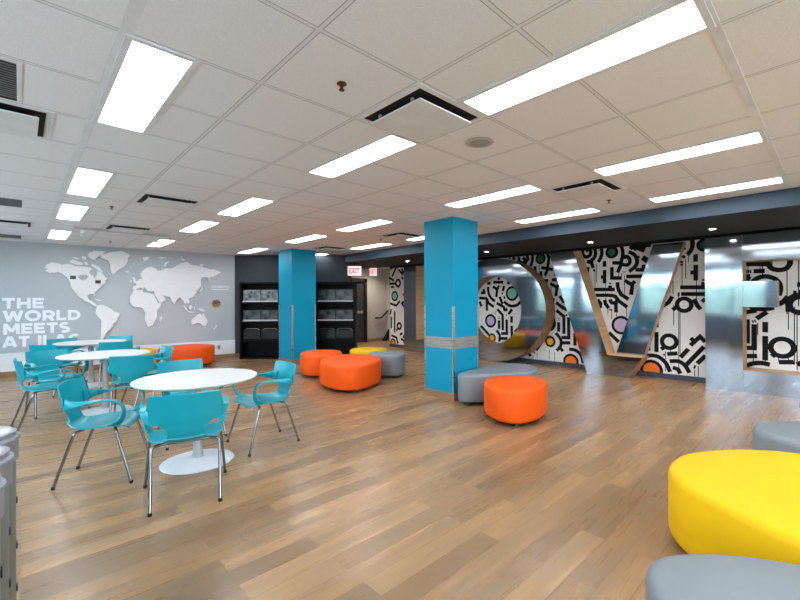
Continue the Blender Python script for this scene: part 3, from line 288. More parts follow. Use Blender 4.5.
# outside the windows
bm=B(); box(bm,-40,30,-40,40,-1.3,-1.2); struct(new_obj('ground_outside',bm,mat('pale bounce paving','#d8d6d0',.8,vs=.6)))  # unseen ground, made pale to bounce daylight onto the ceiling
bm=B()
for k in range(16):
    cx,cy,cz,r=-9-random.random()*3,-12+k*2.1+random.random(),-.2+random.random()*1.0,1.3+random.random()*.8
    q=bmesh.ops.create_icosphere(bm,subdivisions=3,radius=r,matrix=Matrix.Translation((cx,cy,cz)))
    for v in q['verts']:
        v.co+= (v.co-Vector((cx,cy,cz)))*random.uniform(-.12,.12)
hd=new_obj('hedge',bm,M['bush']); hd['kind']='stuff'; tag(hd,'loose green hedge outside the windows','hedge')
# ------------------------------------------------------------------ graffiti wall
YG0,YG1=-1.4,9.85
gw=struct(empty('wall_right',(XG,0,0)))
bm=B(); box(bm,0,.12,YG0,YG1,0,2.56)
new_obj('wall_panel',bm,M['wwall'],gw)
bm=B(); box(bm,-.035,0,YG0,YG1,0,.09); new_obj('skirting',bm,M['skirt'],gw)
bm=B(); box(bm,-.012,0,YG0,YG1,2.425,2.56); new_obj('header_strip',bm,M['blackm'],gw)
def ribbon(bm,pts,w,x,mi=0):
    P=[Vector(p) for p in pts]; n=len(P); closed=(P[0]-P[-1]).length<1e-3 and n>3
    if n>2 and not closed:
        # round gentle paths only when they are arcs (many points)
        if n>=4: P=smooth_path([(p.x,p.y,0) for p in P],4); P=[Vector((q.x,q.y)) for q in P]; n=len(P)
    L=[];Rr=[]
    for i,p in enumerate(P):
        a=P[i-1] if i>0 else (P[-2] if closed else None); b=P[i+1] if i<n-1 else (P[1] if closed else None)
        d1=(p-a).normalized() if a is not None else None; d2=(b-p).normalized() if b is not None else None
        if d1 is None: d1=d2
        if d2 is None: d2=d1
        t=(d1+d2); t=t.normalized() if t.length>1e-4 else d1
        nn=Vector((-t.y,t.x)); c=max(.5,abs(nn.dot(Vector((-d1.y,d1.x))))); h=w/2/c
        L.append(bm.verts.new((x,p.x+nn.x*h,p.y+nn.y*h))); Rr.append(bm.verts.new((x,p.x-nn.x*h,p.y-nn.y*h)))
    for i in range(n-1):
        try: f=bm.faces.new((L[i],L[i+1],Rr[i+1],Rr[i])); f.material_index=mi
        except ValueError: pass
def clipb(pts,lo=.095,hi=2.53): return [(a,min(max(b,lo),hi)) for a,b in pts]
bm=B()
allst=list(STROKES); dots=list(DOTS)
# hidden stretch behind the column and letters repeats the same wallpaper drop
for w,p in STROKES:
    if all(4.2<q[0]<5.9 for q in p): allst.append((w,[(q[0]+3.07,q[1]) for q in p]))
for q in DOTS:
    if 4.2<q[0]<5.9: dots.append((q[0]+3.07,)+tuple(q[1:]))
for k,(w,p) in enumerate(allst):
    ribbon(bm,clipb(p),w,-.0012-(k%40)*.00004)
mis={'g':1,'p':2,'o':3,'y':4,'m':5}
for (yy,zz,r,c) in dots:
    vs=[]
    for k in range(36):
        vs.append(bm.verts.new((-.0035,yy+r*math.cos(2*PI*k/36),min(max(zz+r*math.sin(2*PI*k/36),.092),2.53))))
    f=bm.faces.new(vs); f.material_index=mis[c]
go=new_obj('graffiti_artwork',bm,[M['ink'],M['g'],M['p'],M['o'],M['y'],M['m']],gw)
# ------------------------------------------------------------------ soffit
XS=5.87; ZS=2.405
bm=B(); box(bm,XS,7.62,YB,10.2,ZS,H-.004); box(bm,7.62,XG,YB,10.2,H-.03,H-.004)
struct(new_obj('trim_2',bm,M['soffit']))
bm=B(); box(bm,XS-.012,XS,YB,8.78,ZS-.005,H-.004); struct(new_obj('trim_3',bm,M['fascia']))
def spot(x,y,lab,z=None):
    e=empty('recessed_spotlight',(x,y,z or ZS)); tag(e,lab,'spotlight','recessed spotlights in the dark soffit')
    bm=B(); lathe(bm,[(.034,-.004),(.055,-.006),(.058,-.001),(.034,-.001)],24); new_obj('trim_ring',bm,M['frame'],e,40)
    bm=B(); lathe(bm,[(0,-.003),(.034,-.003)],24); new_obj('bulb',bm,M['spot'],e)
    l=bpy.data.lights.new('spot_lamp','SPOT'); l.energy=28; l.color=(1,.88,.72); l.spot_size=R(95 if not z else 150); l.spot_blend=.8; l.shadow_soft_size=.04
    lo=bpy.data.objects.new('spot_lamp',l); COL.objects.link(lo); lo.parent=e; lo.location=(0,0,-.03)
for x,y,lab in [(7.0,1.27,'round recessed spotlight above the gap between the V and the E'),(7.0,3.02,'round recessed spotlight above the tilted left stroke of the V'),(6.75,5.05,'round recessed spotlight above the big steel ring'),(6.9,7.59,'round recessed spotlight just left of the nearer turquoise column'),(6.9,9.95,'round recessed spotlight above the exit sign by the dark wall'),(7.0,-.7,'round recessed spotlight beyond the right end of the E')]:
    spot(x,y,lab)
spot(8.5,10.9,'fill spotlight added out of view in the hallway ceiling',z=H)  # unseen lamp added to brighten the hallway
spot(7.2,10.9,'fill spotlight added out of view before the hallway door',z=H)  # another lamp added out of view for hallway brightness
# ------------------------------------------------------------------ big letters
XF=7.8
def fl(y,z,d): return (d,y,z)
def letter(name,label):
    e=empty(name,(XF,0,0)); tag(e,label,'letter','giant steel letters on the graffiti wall'); return e
def slab(name,pts,parent,x0=XF,x1=XG-.038,rim='wood',face='steelm'):
    """steel face with plywood sides"""
    bm=B(); prism(bm,pts,fl,x0-XF+.004,x1-XF,1)
    c=[bm.verts.new((x0-XF,y,z)) for y,z in pts]; a=[bm.verts.new((x0-XF+.004,y,z)) for y,z in pts]
    f=bm.faces.new(c); f.material_index=0; fs=[f]
    n=len(pts)
    for i in range(n):
        g=bm.faces.new((c[i],c[(i+1)%n],a[(i+1)%n],a[i])); g.material_index=0; fs.append(g)
    bmesh.ops.recalc_face_normals(bm,faces=bm.faces)
    return new_obj(name,bm,[M[face],M[rim]],parent)
ZT=2.385
# V
v=letter('letter_v','giant polished steel V with birch plywood edges and a small bench step')
slab('left_stroke',[(4.23,ZT),(3.45,0.0),(3.0,0.0),(3.0,.38),(3.06,.38),(3.71,ZT)],v)
slab('bench_base',[(2.999,0.0),(2.70,0.0),(2.46,.38),(2.999,.38)],v)
slab('right_stroke',[(1.86,ZT),(2.50,.382),(2.98,.382),(2.33,ZT)],v,XF+.2)
bm=B(); box(bm,-.004,.21,2.45,3.055,.381,.402,bev=.003); new_obj('bench_seat',bm,M['wood'],v)
# E
e=letter('letter_e','giant polished steel E with plywood edges at the right side')
slab('stem',[(1.52,0),(1.045,0),(1.045,ZT),(1.52,ZT)],e)
slab('top_arm',[(1.042,1.985),(1.042,ZT),(-.35,ZT),(-.35,1.985)],e)
slab('middle_arm',[(1.042,1.29),(1.042,1.675),(.645,1.675),(.645,1.29)],e,XF,XG-.12)
slab('bottom_arm',[(1.042,0),(1.042,.335),(-.35,.335),(-.35,0)],e)
# L
l=letter('letter_l','giant dark steel L with a plywood edge, partly hidden behind the nearer turquoise column')
slab('stem',[(8.74,0),(8.24,0),(8.24,ZT),(8.74,ZT)],l)
slab('foot',[(8.239,0),(8.239,.33),(7.25,.33),(7.25,0)],l,face='steelm',rim='black')
# O
o_=letter('letter_o','giant polished steel ring O with a thick curved plywood rim')
N=96; cy,cz=5.7,1.195
def ell(a,b,k,ox=0,oz=0): t=2*PI*k/N; return (cy+ox+a*math.cos(t),cz+oz+b*math.sin(t))
bm=B(); so=[ell(1.39,1.19,k) for k in range(N)]; si=[ell(.80,.795,k) for k in range(N)]
vo=[[bm.verts.new((d,y,z)) for y,z in so] for d in (0,XG-.038-XF)]; vi=[[bm.verts.new((d,y,z)) for y,z in si] for d in (0,XG-.038-XF)]
for k in range(N):
    k2=(k+1)%N
    bm.faces.new((vo[0][k],vo[0][k2],vi[0][k2],vi[0][k]))
    bm.faces.new((vo[1][k],vi[1][k],vi[1][k2],vo[1][k2]))
bmesh.ops.recalc_face_normals(bm,faces=bm.faces); new_obj('steel_face',bm,M['steelm'],o_)
bm=B()
for pts,nm in ((so,1),(si,-1)):
    for k in range(N):
        k2=(k+1)%N; (a,b),(c2,d2)=pts[k],pts[k2]
        q=[bm.verts.new((0.0,a,b)),bm.verts.new((0.0,c2,d2)),bm.verts.new((XG-.038-XF,c2,d2)),bm.verts.new((XG-.038-XF,a,b))]
        bm.faces.new(q)
bmesh.ops.remove_doubles(bm,verts=bm.verts,dist=1e-5); new_obj('plywood_rim',bm,M['woodrim'],o_,60)
# ------------------------------------------------------------------ columns
def column(name,x0,x1,y0,y1,band,label):
    e=empty(name,((x0+x1)/2,(y0+y1)/2,0)); tag(e,label,'column','turquoise columns')
    a,b=(x1-x0)/2,(y1-y0)/2
    bm=B(); box(bm,-a,a,-b,b,0,H); new_obj('shaft',bm,M['blue'],e)
    bm=B(); t=.012
    box(bm,-a-t,a+t,-b-t,b+t,0,.105); new_obj('baseboard',bm,M['wbase'],e)
    for sx in (-1,1):
        for sy in (-1,1):
            bm=B(); g=.028; t=.004
            X=sx*(a+t); Y=sy*(b+t)
            box(bm,min(X,X-sx*t),max(X,X-sx*t),min(Y,Y-sy*g),max(Y,Y-sy*g),.106,1.335)
            box(bm,min(X,X-sx*g),max(X,X-sx*g),min(Y,Y-sy*t),max(Y,Y-sy*t),.106,1.335)
            new_obj('corner_guard',bm,M['guard'],e)
    if band:
        bm=B(); t=.003; z0,z1=.725,.885
        g=.03
        box(bm,-a+g,a-g,-b-t,-b,z0,z1); box(bm,-a+g,a-g,b,b+t,z0,z1); box(bm,-a-t,-a,-b+g,b-g,z0,z1); box(bm,a,a+t,-b+g,b-g,z0,z1)
        new_obj('steel_band',bm,M['guard'],e)
column('column',4.33,4.885,3.81,4.39,True,'nearer turquoise square column with a horizontal steel band')
column('column',4.31,4.90,8.56,9.21,False,'farther turquoise square column standing between the black bookcases')
# ------------------------------------------------------------------ ceiling lights
def strip_bars():
    pass
lights_x=[(.335,.635),(1.85,2.15),(3.68,3.98),(5.205,5.505)]; rows=[(.372,1.592),(2.202,3.422),(4.642,5.862),(6.472,7.692),(8.912,10.132),(-1.46,-.24),(-3.29,-2.07)]
cxn=['first','second','third','fourth']
lab={}
cols=['leftmost line','second line from the left','third line from the left','line beside the dark soffit']
rws=['nearest row','second nearest row','middle row','second farthest row','farthest row','row just behind the viewer','row far behind the viewer']
def light_obj(x0,x1,y0,y1):
    e=empty('ceiling_light',((x0+x1)/2,(y0+y1)/2,H))
    a,b=(x1-x0)/2,(y1-y0)/2
    bm=B(); f=.03
    box(bm,-a,a,-b,-b+f,-.009,-.001); box(bm,-a,a,b-f,b,-.009,-.001); box(bm,-a,-a+f,-b+f,b-f,-.009,-.001); box(bm,a-f,a,-b+f,b-f,-.009,-.001)
    new_obj('light_frame',bm,M['frame'],e)
    bm=B(); box(bm,-a+f,a-f,-b+f,b-f,-.006,-.002); new_obj('light_diffuser',bm,M['glow'],e)
    return e
proto=None
for i,(x0,x1) in enumerate(lights_x):
    for j,(y0,y1) in enumerate(rows):
        if i==0 and j==0: continue
        if i==3 and j==2: pass
        if proto is None: proto=light_obj(x0,x1,y0,y1); q=proto
        else: q=copy_tree(proto); q.location=((x0+x1)/2,(y0+y1)/2,H)
        tag(q,'lit ceiling light, %s, %s'%(cols[i],rws[j]),'ceiling light','recessed fluorescent ceiling lights')
# half-module tee bars beside the lights
bm=B()
for i,(x0,x1) in enumerate(lights_x):
    xb = x1 if i in (0,) else x0
    for (y0,y1) in rows:
        box(bm,xb-.012,xb+.012,y0,y1,H-.004,H-.0005)
box(bm,.31,.36,YB,11.2,H-.003,H-.0005); box(bm,XW,XS-.02,.355,.40,H-.003,H-.0005)
struct(new_obj('trim_4',bm,M['frame']))
# ------------------------------------------------------------------ air diffusers, vents, sprinklers
def diffuser(x,y,label,s=.27):
    e=empty('air_diffuser',(x,y,H)); tag(e,label,'air diffuser','square ceiling air diffusers')
    bm=B(); a=.3
    for q in ((-a,a,-a,-a+.035),(-a,a,a-.035,a),(-a,-a+.035,-a+.035,a-.035),(a-.035,a,-a+.035,a-.035)): box(bm,*q,-.006,-.001)
    new_obj('diffuser_frame',bm,M['frame'],e)
    bm=B(); box(bm,-.260,.260,-.260,.260,-.003,-.0015); new_obj('dark_slot',bm,M['dark'],e)
    bm=B(); box(bm,-.228,.228,-.228,.228,-.040,-.030,bev=.003); new_obj('diffuser_plate',bm,M['frame'],e)
    for sx in (-.215,.215):
        for sy in (-.15,.15):
            bm=B(); box(bm,sx-.008,sx+.008,sy-.008,sy+.008,-.030,-.003); new_obj('bracket',bm,M['spk'],e)
for x,y,l_ in [(1.848,1.897,'square ceiling air diffuser nearest the viewer, left of the biggest lit panel'),(1.24,5.56,'square ceiling air diffuser above the first white table'),(4.29,1.89,'square ceiling air diffuser above the V, between two lit strips'),(1.24,8.0,'small far air diffuser near the map wall track'),(-.14,3.73,'square air diffuser cut by the left edge of the picture'),(4.9,5.55,'ceiling air diffuser just left of the top of the nearer column'),(4.9,7.95,'ceiling air diffuser right of the top of the farther column'),(-.14,8.6,'far air diffuser at the left edge near the map wall')]:
    diffuser(x,y,l_)
def vent(x,y,sx,sy,label):
    e=empty('return_vent',(x,y,H)); tag(e,label,'air vent','louvred return vents')
    bm=B(); a,b=sx/2,sy/2
    for q in ((-a,a,-b,-b+.02),(-a,a,b-.02,b),(-a,-a+.02,-b+.02,b-.02),(a-.02,a,-b+.02,b-.02)): box(bm,*q,-.006,-.001)
    new_obj('vent_frame',bm,M['frame'],e)
    bm=B(); box(bm,-a+.02,a-.02,-b+.02,b-.02,-.002,-.001); new_obj('vent_backing',bm,M['dark'],e)
    bm=B(); n=int((sy-.04)/.032)
    for k in range(n): box(bm,-a+.02,a-.02,-b+.026+k*.032,-b+.036+k*.032,-.005,-.002)
    new_obj('vent_slats',bm,mat('grey slat','#6b6f73',.6),e)
vent(-.28,3.12,.58,.58,'dark louvred return vent at the upper left corner')
vent(-.25,6.85,.58,.58,'dark louvred return vent at the left edge in the middle of the ceiling')
vent(-.25,10.3,.58,.58,'dark louvred return vent at the left edge above the map wall')
def sprinkler(x,y,label):
    e=empty('sprinkler_head',(x,y,H)); e.scale=(.72,.72,.72); tag(e,label,'sprinkler','fire sprinkler heads')
    bm=B(); lathe(bm,[(0,-.001),(.036,-.001),(.038,-.006),(.02,-.014),(0,-.014)],20); new_obj('escutcheon',bm,M['brass'],e,40)
    bm=B(); tube(bm,[(0,0,-.01),(0,0,-.04)],.011,8); lathe(bm,[(0,-.055),(.022,-.053),(.022,-.05),(0,-.05)],12)
    for s in (-1,1): tube(bm,[(s*.011,0,-.035),(s*.012,0,-.05)],.003,5)
    new_obj('nozzle',bm,M['brass'],e,40)
for x,y,l_ in [(1.25,1.90,'bronze fire sprinkler on the tile left of the big air diffuser'),(.81,6.3,'small fire sprinkler beside the far left lights'),(4.97,1.92,'small fire sprinkler between the two right hand light strips'),(1.25,9.9,'tiny fire sprinkler near the map wall'),(4.89,6.13,'tiny fire sprinkler left of the nearer column top')]:
    sprinkler(x,y,l_)
sp=empty('ceiling_speaker',(2.45,1.89,H)); tag(sp,'round grey ceiling speaker set in a tile right of the big air diffuser','speaker')
bm=B(); lathe(bm,[(.1,-.001),(.105,-.006),(.085,-.012),(.075,-.010),(.075,-.001)],32); new_obj('speaker_rim',bm,M['bgrill'],sp,40)
bm=B(); lathe(bm,[(0,-.013),(.05,-.011),(.075,-.008)],32); new_obj('speaker_grille',bm,M['spk'],sp,40)
tr=empty('track_light',(.6,8.37,H)); tag(tr,'white track light rail with two spots in front of the world map','track light')
bm=B(); box(bm,0,1.25,-.018,.018,-.03,-.001); new_obj('rail',bm,M['bgrill'],tr)
for x in (.12,1.1):
    bm=B(); tube(bm,[(x,0,-.03),(x,0,-.07)],.008,8); tube(bm,[(x-.02,-.05,-.075),(x,.07,-.1)],[.025,.04],14); new_obj('spot_head',bm,M['white'],tr,40)
# ------------------------------------------------------------------ mural: world map, lettering
wm=empty('world_map',(0,0,0)); tag(wm,'raised white world map relief on the grey mural wall','wall map')
def mpoly(bm,pts,d0,d1):
    """triangulated extruded polygon on the map wall"""
    a=[bm.verts.new(fm(s,z,d1)) for s,z in pts]; b=[bm.verts.new(fm(s,z,d0)) for s,z in pts]; n=len(pts)
    f=bm.faces.new(a); f.normal_update(); bmesh.ops.triangulate(bm,faces=[f])
    for i in range(n):
        try: bm.faces.new((a[i],b[i],b[(i+1)%n],a[(i+1)%n]))
        except ValueError: pass
    bmesh.ops.recalc_face_normals(bm,faces=bm.faces)
def crinkle(pts):
    out=[];rnd=random.Random(3)
    n=len(pts)
    for i in range(n):
        a,b=Vector(pts[i]),Vector(pts[(i+1)%n]); out.append((a.x,a.y)); L=(b-a).length
        if L>.07:
            k=int(L/.035)
            for j in range(1,k):
                p=a.lerp(b,j/k); nn=Vector((-(b-a).y,(b-a).x)).normalized(); p+=nn*rnd.uniform(-.007,.007); out.append((p.x,p.y))
    return out
for nm,pts in LAND:
    bm=B(); mpoly(bm,crinkle(pts) if nm=='continent' else pts,.012 if nm=='island' else .015,.045)
    # small stand-off block tying the piece to the wall
    cs=sum(p[0] for p in pts)/len(pts); cz_=sum(p[1] for p in pts)/len(pts); w=.012 if nm=='island' else .03
    prism(bm,[(cs-w,cz_-w),(cs+w,cz_-w),(cs+w,cz_+w),(cs-w,cz_+w)],fm,0,.02)
    new_obj(nm,bm,M['map'],wm)
bm=B(); mpoly(bm,LEAF,.046,.048); lf=new_obj('maple_leaf',bm,M['leafg'],wm)
for s,z in ((3.113,1.922),(2.714,1.841)):
    bm=B(); prism(bm,[(s-.045,z-.035),(s+.045,z-.035),(s+.045,z+.035),(s-.045,z+.035)],fm,.046,.052); fo=new_obj('location_flag',bm,M['flagk'],wm)
def text_mesh(body,s_left,s_right,z0,z1,d0,th,m,parent,name,bold=.02,fn=None,mir=True,align=None):
    cu=bpy.data.curves.new('t','FONT'); cu.body=body; cu.size=1; cu.offset=bold; cu.extrude=.5; cu.space_character=1.0
    ob=bpy.data.objects.new('t',cu); COL.objects.link(ob)
    dg=bpy.context.evaluated_depsgraph_get(); me=bpy.data.meshes.new_from_object(ob.evaluated_get(dg))
    bpy.data.objects.remove(ob); bpy.data.curves.remove(cu)
    xs=[v.co.x for v in me.vertices]; ys=[v.co.y for v in me.vertices]; a,b=min(xs),max(xs); c,d=min(ys),max(ys)
    for v in me.vertices:
        u=(v.co.x-a)/(b-a); w=(v.co.y-c)/(d-c); s=s_left+(s_right-s_left)*u; z=z0+(z1-z0)*w
        v.co=(fn or fm)(s,z,d0+th*(v.co.z+.5))
    me.materials.clear(); me.materials.append(m); me.name=name
    o=bpy.data.objects.new(name,me); COL.objects.link(o)
    if parent: o.parent=parent
    return o
tx=empty('wall_lettering',(0,0,0)); tag(tx,'large white capital slogan THE WORLD MEETS AT ILAC on the grey mural wall','wall text')
GL=dict(T=(.78,[[(0,.87),(1,.87)],[(.5,0),(.5,.87)]]),H=(.86,[[(.13,0),(.13,1)],[(.87,0),(.87,1)],[(.13,.5),(.87,.5)]]),E=(.74,[[(.15,0),(.15,1)],[(.15,.87),(1,.87)],[(.15,.5),(.92,.5)],[(.15,.13),(1,.13)]]),
 W=(1.32,[[(.08,1),(.28,.0)],[(.28,0),(.5,.95)],[(.5,.95),(.72,0)],[(.72,0),(.92,1)]]),L=(.70,[[(.15,0),(.15,1)],[(.15,.13),(1,.13)]]),I=(.30,[[(.5,0),(.5,1)]]),
 M=(1.05,[[(.11,0),(.11,1)],[(.89,0),(.89,1)],[(.13,.97),(.5,.25)],[(.5,.25),(.87,.97)]]),A=(1.02,[[(.09,0),(.47,1)],[(.91,0),(.53,1)],[(.22,.27),(.78,.27)]]))
def arc(cx,cy,rx,ry,a0,a1,n=24): return [(cx+rx*math.cos(R(a0+(a1-a0)*k/n)),cy+ry*math.sin(R(a0+(a1-a0)*k/n))) for k in range(n+1)]
GL['O']=(1.06,[arc(.5,.5,.40,.40,0,360)]); GL['C']=(.96,[arc(.52,.5,.40,.40,50,310)])
GL['D']=(.92,[[(.13,0),(.13,1)],[(.13,.87),(.45,.87)]+arc(.45,.5,.42,.37,90,-90)+[(.13,.13)]])
GL['R']=(.88,[[(.14,0),(.14,1)],[(.14,.87),(.55,.87)]+arc(.55,.63,.30,.24,90,-90)+[(.14,.39)],[(.5,.39),(.86,0)]])
GL['S']=(.78,[arc(.5,.68,.34,.20,40,270)+arc(.5,.28,.36,.20,90,-140)[1:]])
def strip(bm,P,w,fn,d0,d1):
    P=[Vector(p) for p in P]; n=len(P); cl=(P[0]-P[-1]).length<1e-4; rows=[]
    for i,p in enumerate(P):
        a=P[i-1] if i>0 else (P[-2] if cl else None); b=P[i+1] if i<n-1 else (P[1] if cl else None)
        d1_=(p-a).normalized() if a is not None else (b-p).normalized(); d2_=(b-p).normalized() if b is not None else d1_
        t=(d1_+d2_).normalized(); nn=Vector((-t.y,t.x)); c=max(.6,abs(nn.dot(Vector((-d1_.y,d1_.x))))); q=nn*(w/2/c)
        rows.append([bm.verts.new(fn(*(p+q),d1)),bm.verts.new(fn(*(p-q),d1)),bm.verts.new(fn(*(p-q),d0)),bm.verts.new(fn(*(p+q),d0))])
    for a,b in zip(rows,rows[1:]):
        for k in range(4): bm.faces.new((a[k],a[(k+1)%4],b[(k+1)%4],b[k]))
    bm.faces.new(rows[0]); bm.faces.new(rows[-1])
def stroke_text(body,s0,s1,z0,h,w,parent):
    gap=.12; tot=sum((GL[c][0] if c!=' ' else .36)+gap for c in body)-gap; k=(s1-s0)/tot; x=0; bm=B()
    for ci,c in enumerate(body):
        if c==' ': x+=.36+gap; continue
        gw_,st_=GL[c]
        for si_,P in enumerate(st_):
            e_=.0001*((ci*5+si_)%7)
            strip(bm,[(s0+(x+px_*gw_)*k,z0+pz_*h) for px_,pz_ in P],w,fm,.001,.004+e_)
        x+=gw_+gap
    bmesh.ops.recalc_face_normals(bm,faces=bm.faces); return new_obj('text_line',bm,M['letter'],parent)
for body,sl,sr,z in (('THE',4.126,3.55,1.30),('WORLD',4.118,3.0,1.055),('MEETS',4.111,3.16,.81),('AT ILAC',4.123,3.0,.565)):
    stroke_text(body,sl,sr,z,.207,.052,tx)
t2=empty('wall_caption',(0,0,0)); tag(t2,'small white caption above the round medallion on the mural wall','wall text')
text_mesh('CELEBRATE',.54,.13,1.755,1.815,.001,.002,M['map'],t2,'text_line',.02)
bm=B(); prism(bm,[(.54,1.71),(.15,1.71),(.15,1.728),(.54,1.728)],fm,.001,.002); new_obj('caption_rule',bm,M['map'],t2)
bm=B(); pts=[(.438+.095*math.cos(2*PI*k/32),1.372+.095*math.sin(2*PI*k/32)) for k in range(32)]; prism(bm,pts,fm,.001,.02)
md=new_obj('wall_medallion',bm,M['medal']); tag(md,'round brown marbled medallion on the mural wall','wall disc')
for s,lb in ((.50,'left one of two small wall outlets right of the orange wall ottoman'),(.38,'right one of two small wall outlets right of the orange wall ottoman')):
    ot=empty('wall_outlet',(0,0,0)); tag(ot,lb,'outlet','outlets on the white dado')
    bm=B(); prism(bm,[(s-.035,.24),(s+.035,.24),(s+.035,.35),(s-.035,.35)],fm,.013,.018); c_=new_obj('outlet_plate',bm,M['bgrill'],ot)
    bm=B(); prism(bm,[(s-.012,.27),(s+.012,.27),(s+.012,.32),(s-.012,.32)],fm,.018,.020); new_obj('socket',bm,M['dark'],c_)
fdk=wallfn(PC,DK,ND)
bm=B(); prism(bm,[(.13,1.47),(.21,1.47),(.21,1.60),(.13,1.60)],fdk,.001,.012); ls=new_obj('light_switch',bm,M['white']); tag(ls,'small white switch plate on the dark wall left of the bookcase','switch')
# ------------------------------------------------------------------ bookcases with prints
def bookcase(s0,s1,label):
    p=PC+DK*s0; e=empty('bookcase',(p.x,p.y,0),math.atan2(DK.y,DK.x)); tag(e,label,'bookcase','black bookcases on the dark wall')
    W_=s1-s0; D_=.30; t=.045; Z=1.89
    # local x along wall, local -y out of the wall
    bm=B(); box(bm,0,t,-D_,-.01,0,Z); box(bm,W_-t,W_,-D_,-.01,0,Z); box(bm,t,W_-t,-D_,-.01,Z-t,Z); box(bm,t,W_-t,-D_,-.01,.0,.05); box(bm,t,W_-t,-.03,-.01,.05,Z-t)
    new_obj('carcass',bm,M['black'],e)
    for z in (1.40,.93,.46):
        bm=B(); box(bm,t,W_-t,-D_+.01,-.03,z-.045,z); new_obj('shelf',bm,M['black'],e)
    return e
S0=(.30,1.30); S1=(1.95+.0,2.92)
bookcase(.25,1.25,'black open bookcase left of the farther turquoise column')
bookcase(2.10,3.10,'black open bookcase right of the farther turquoise column')
ang=math.atan2(DK.y,DK.x)
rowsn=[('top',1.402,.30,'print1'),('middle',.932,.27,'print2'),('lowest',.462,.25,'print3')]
for bi,(s0,where) in enumerate(((.25,'left bookcase'),(2.10,'right bookcase'))):
    for rn,z,h,mt in rowsn:
        for k,side in ((0,'left'),(1,'right')):
            sw=.42; sx=s0+.07+k*(sw+.02); p=PC+DK*sx+ND*.24
            e=empty('photo_display',(p.x,p.y,z),ang)
            tag(e,'black and white display, %s one on the %s filled shelf of the %s'%(side,rn,where),'photo display','monochrome displays in the black bookcases')
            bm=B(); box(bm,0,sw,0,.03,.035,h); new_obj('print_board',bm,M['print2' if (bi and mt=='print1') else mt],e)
            if mt!='print3':
                bm=B(); box(bm,0,sw,-.04,.04,0,.035,bev=.004); new_obj('white_base',bm,M['bgrill'],e)
            else:
                bm=B(); tube(bm,[(.03,.01,h),(.07,.01,h+.03),(sw-.07,.01,h+.03),(sw-.03,.01,h)],.006,6); new_obj('steel_stand',bm,M['guard'],e)
                bm=B(); box(bm,0,sw,-.03,.05,0,.034,bev=.004); new_obj('black_base',bm,M['black'],e)
# ------------------------------------------------------------------ exit signs
def exit_sign(x,y,rz,label,z=2.07,sx=1):
    e=empty('exit_sign',(x,y,z),rz); e.scale=(sx,1,1); tag(e,label,'exit sign','lit red EXIT signs')
    bm=B(); box(bm,-.17,.17,-.03,.03,0,.24,bev=.006); new_obj('sign_box',bm,M['exitg'],e)
    f=lambda s,zz,d:(s,-.031-d,zz)
    text_mesh('EXIT',-.13,.13,.05,.19,0,.003,M['exitr'],e,'sign_text',.03,f)
    bm=B(); box(bm,-.03,.03,-.012,.012,.24,ZS-z); new_obj('sign_mount',bm,M['blackm'],e)
exit_sign(6.12,8.75,R(-42),'lit red EXIT sign hanging at the end of the dark wall, above the right bookcase')
exit_sign(7.6,9.9,R(-42),'farther lit red EXIT sign hanging in the hallway',2.18,.62)
# stair rail in the hallway
st=empty('stair_handrail',(8.8,YH-.06,0)); tag(st,'black wall mounted handrail rising to the right in the hallway','handrail')
bm=B(); tube(bm,[(.12,-.03,.82),(.39,-.03,.82),(.9,-.03,1.22)],.03,8); new_obj('rail',bm,M['blackm'],st,40)
bm=B(); box(bm,.2,.24,-.03,.055,.80,.84)
new_obj('bracket',bm,M['blackm'],st)
bm=B(); prism(bm,[(9.2,0.0),(9.49,0.0),(9.49,.40)],lambda a,b,d:(a,d,b),YH-.16,YH-.1); sg=new_obj('stair_stringer',bm,M['blackm']); tag(sg,'black sloping stair side at the foot of the hallway wall','stair')
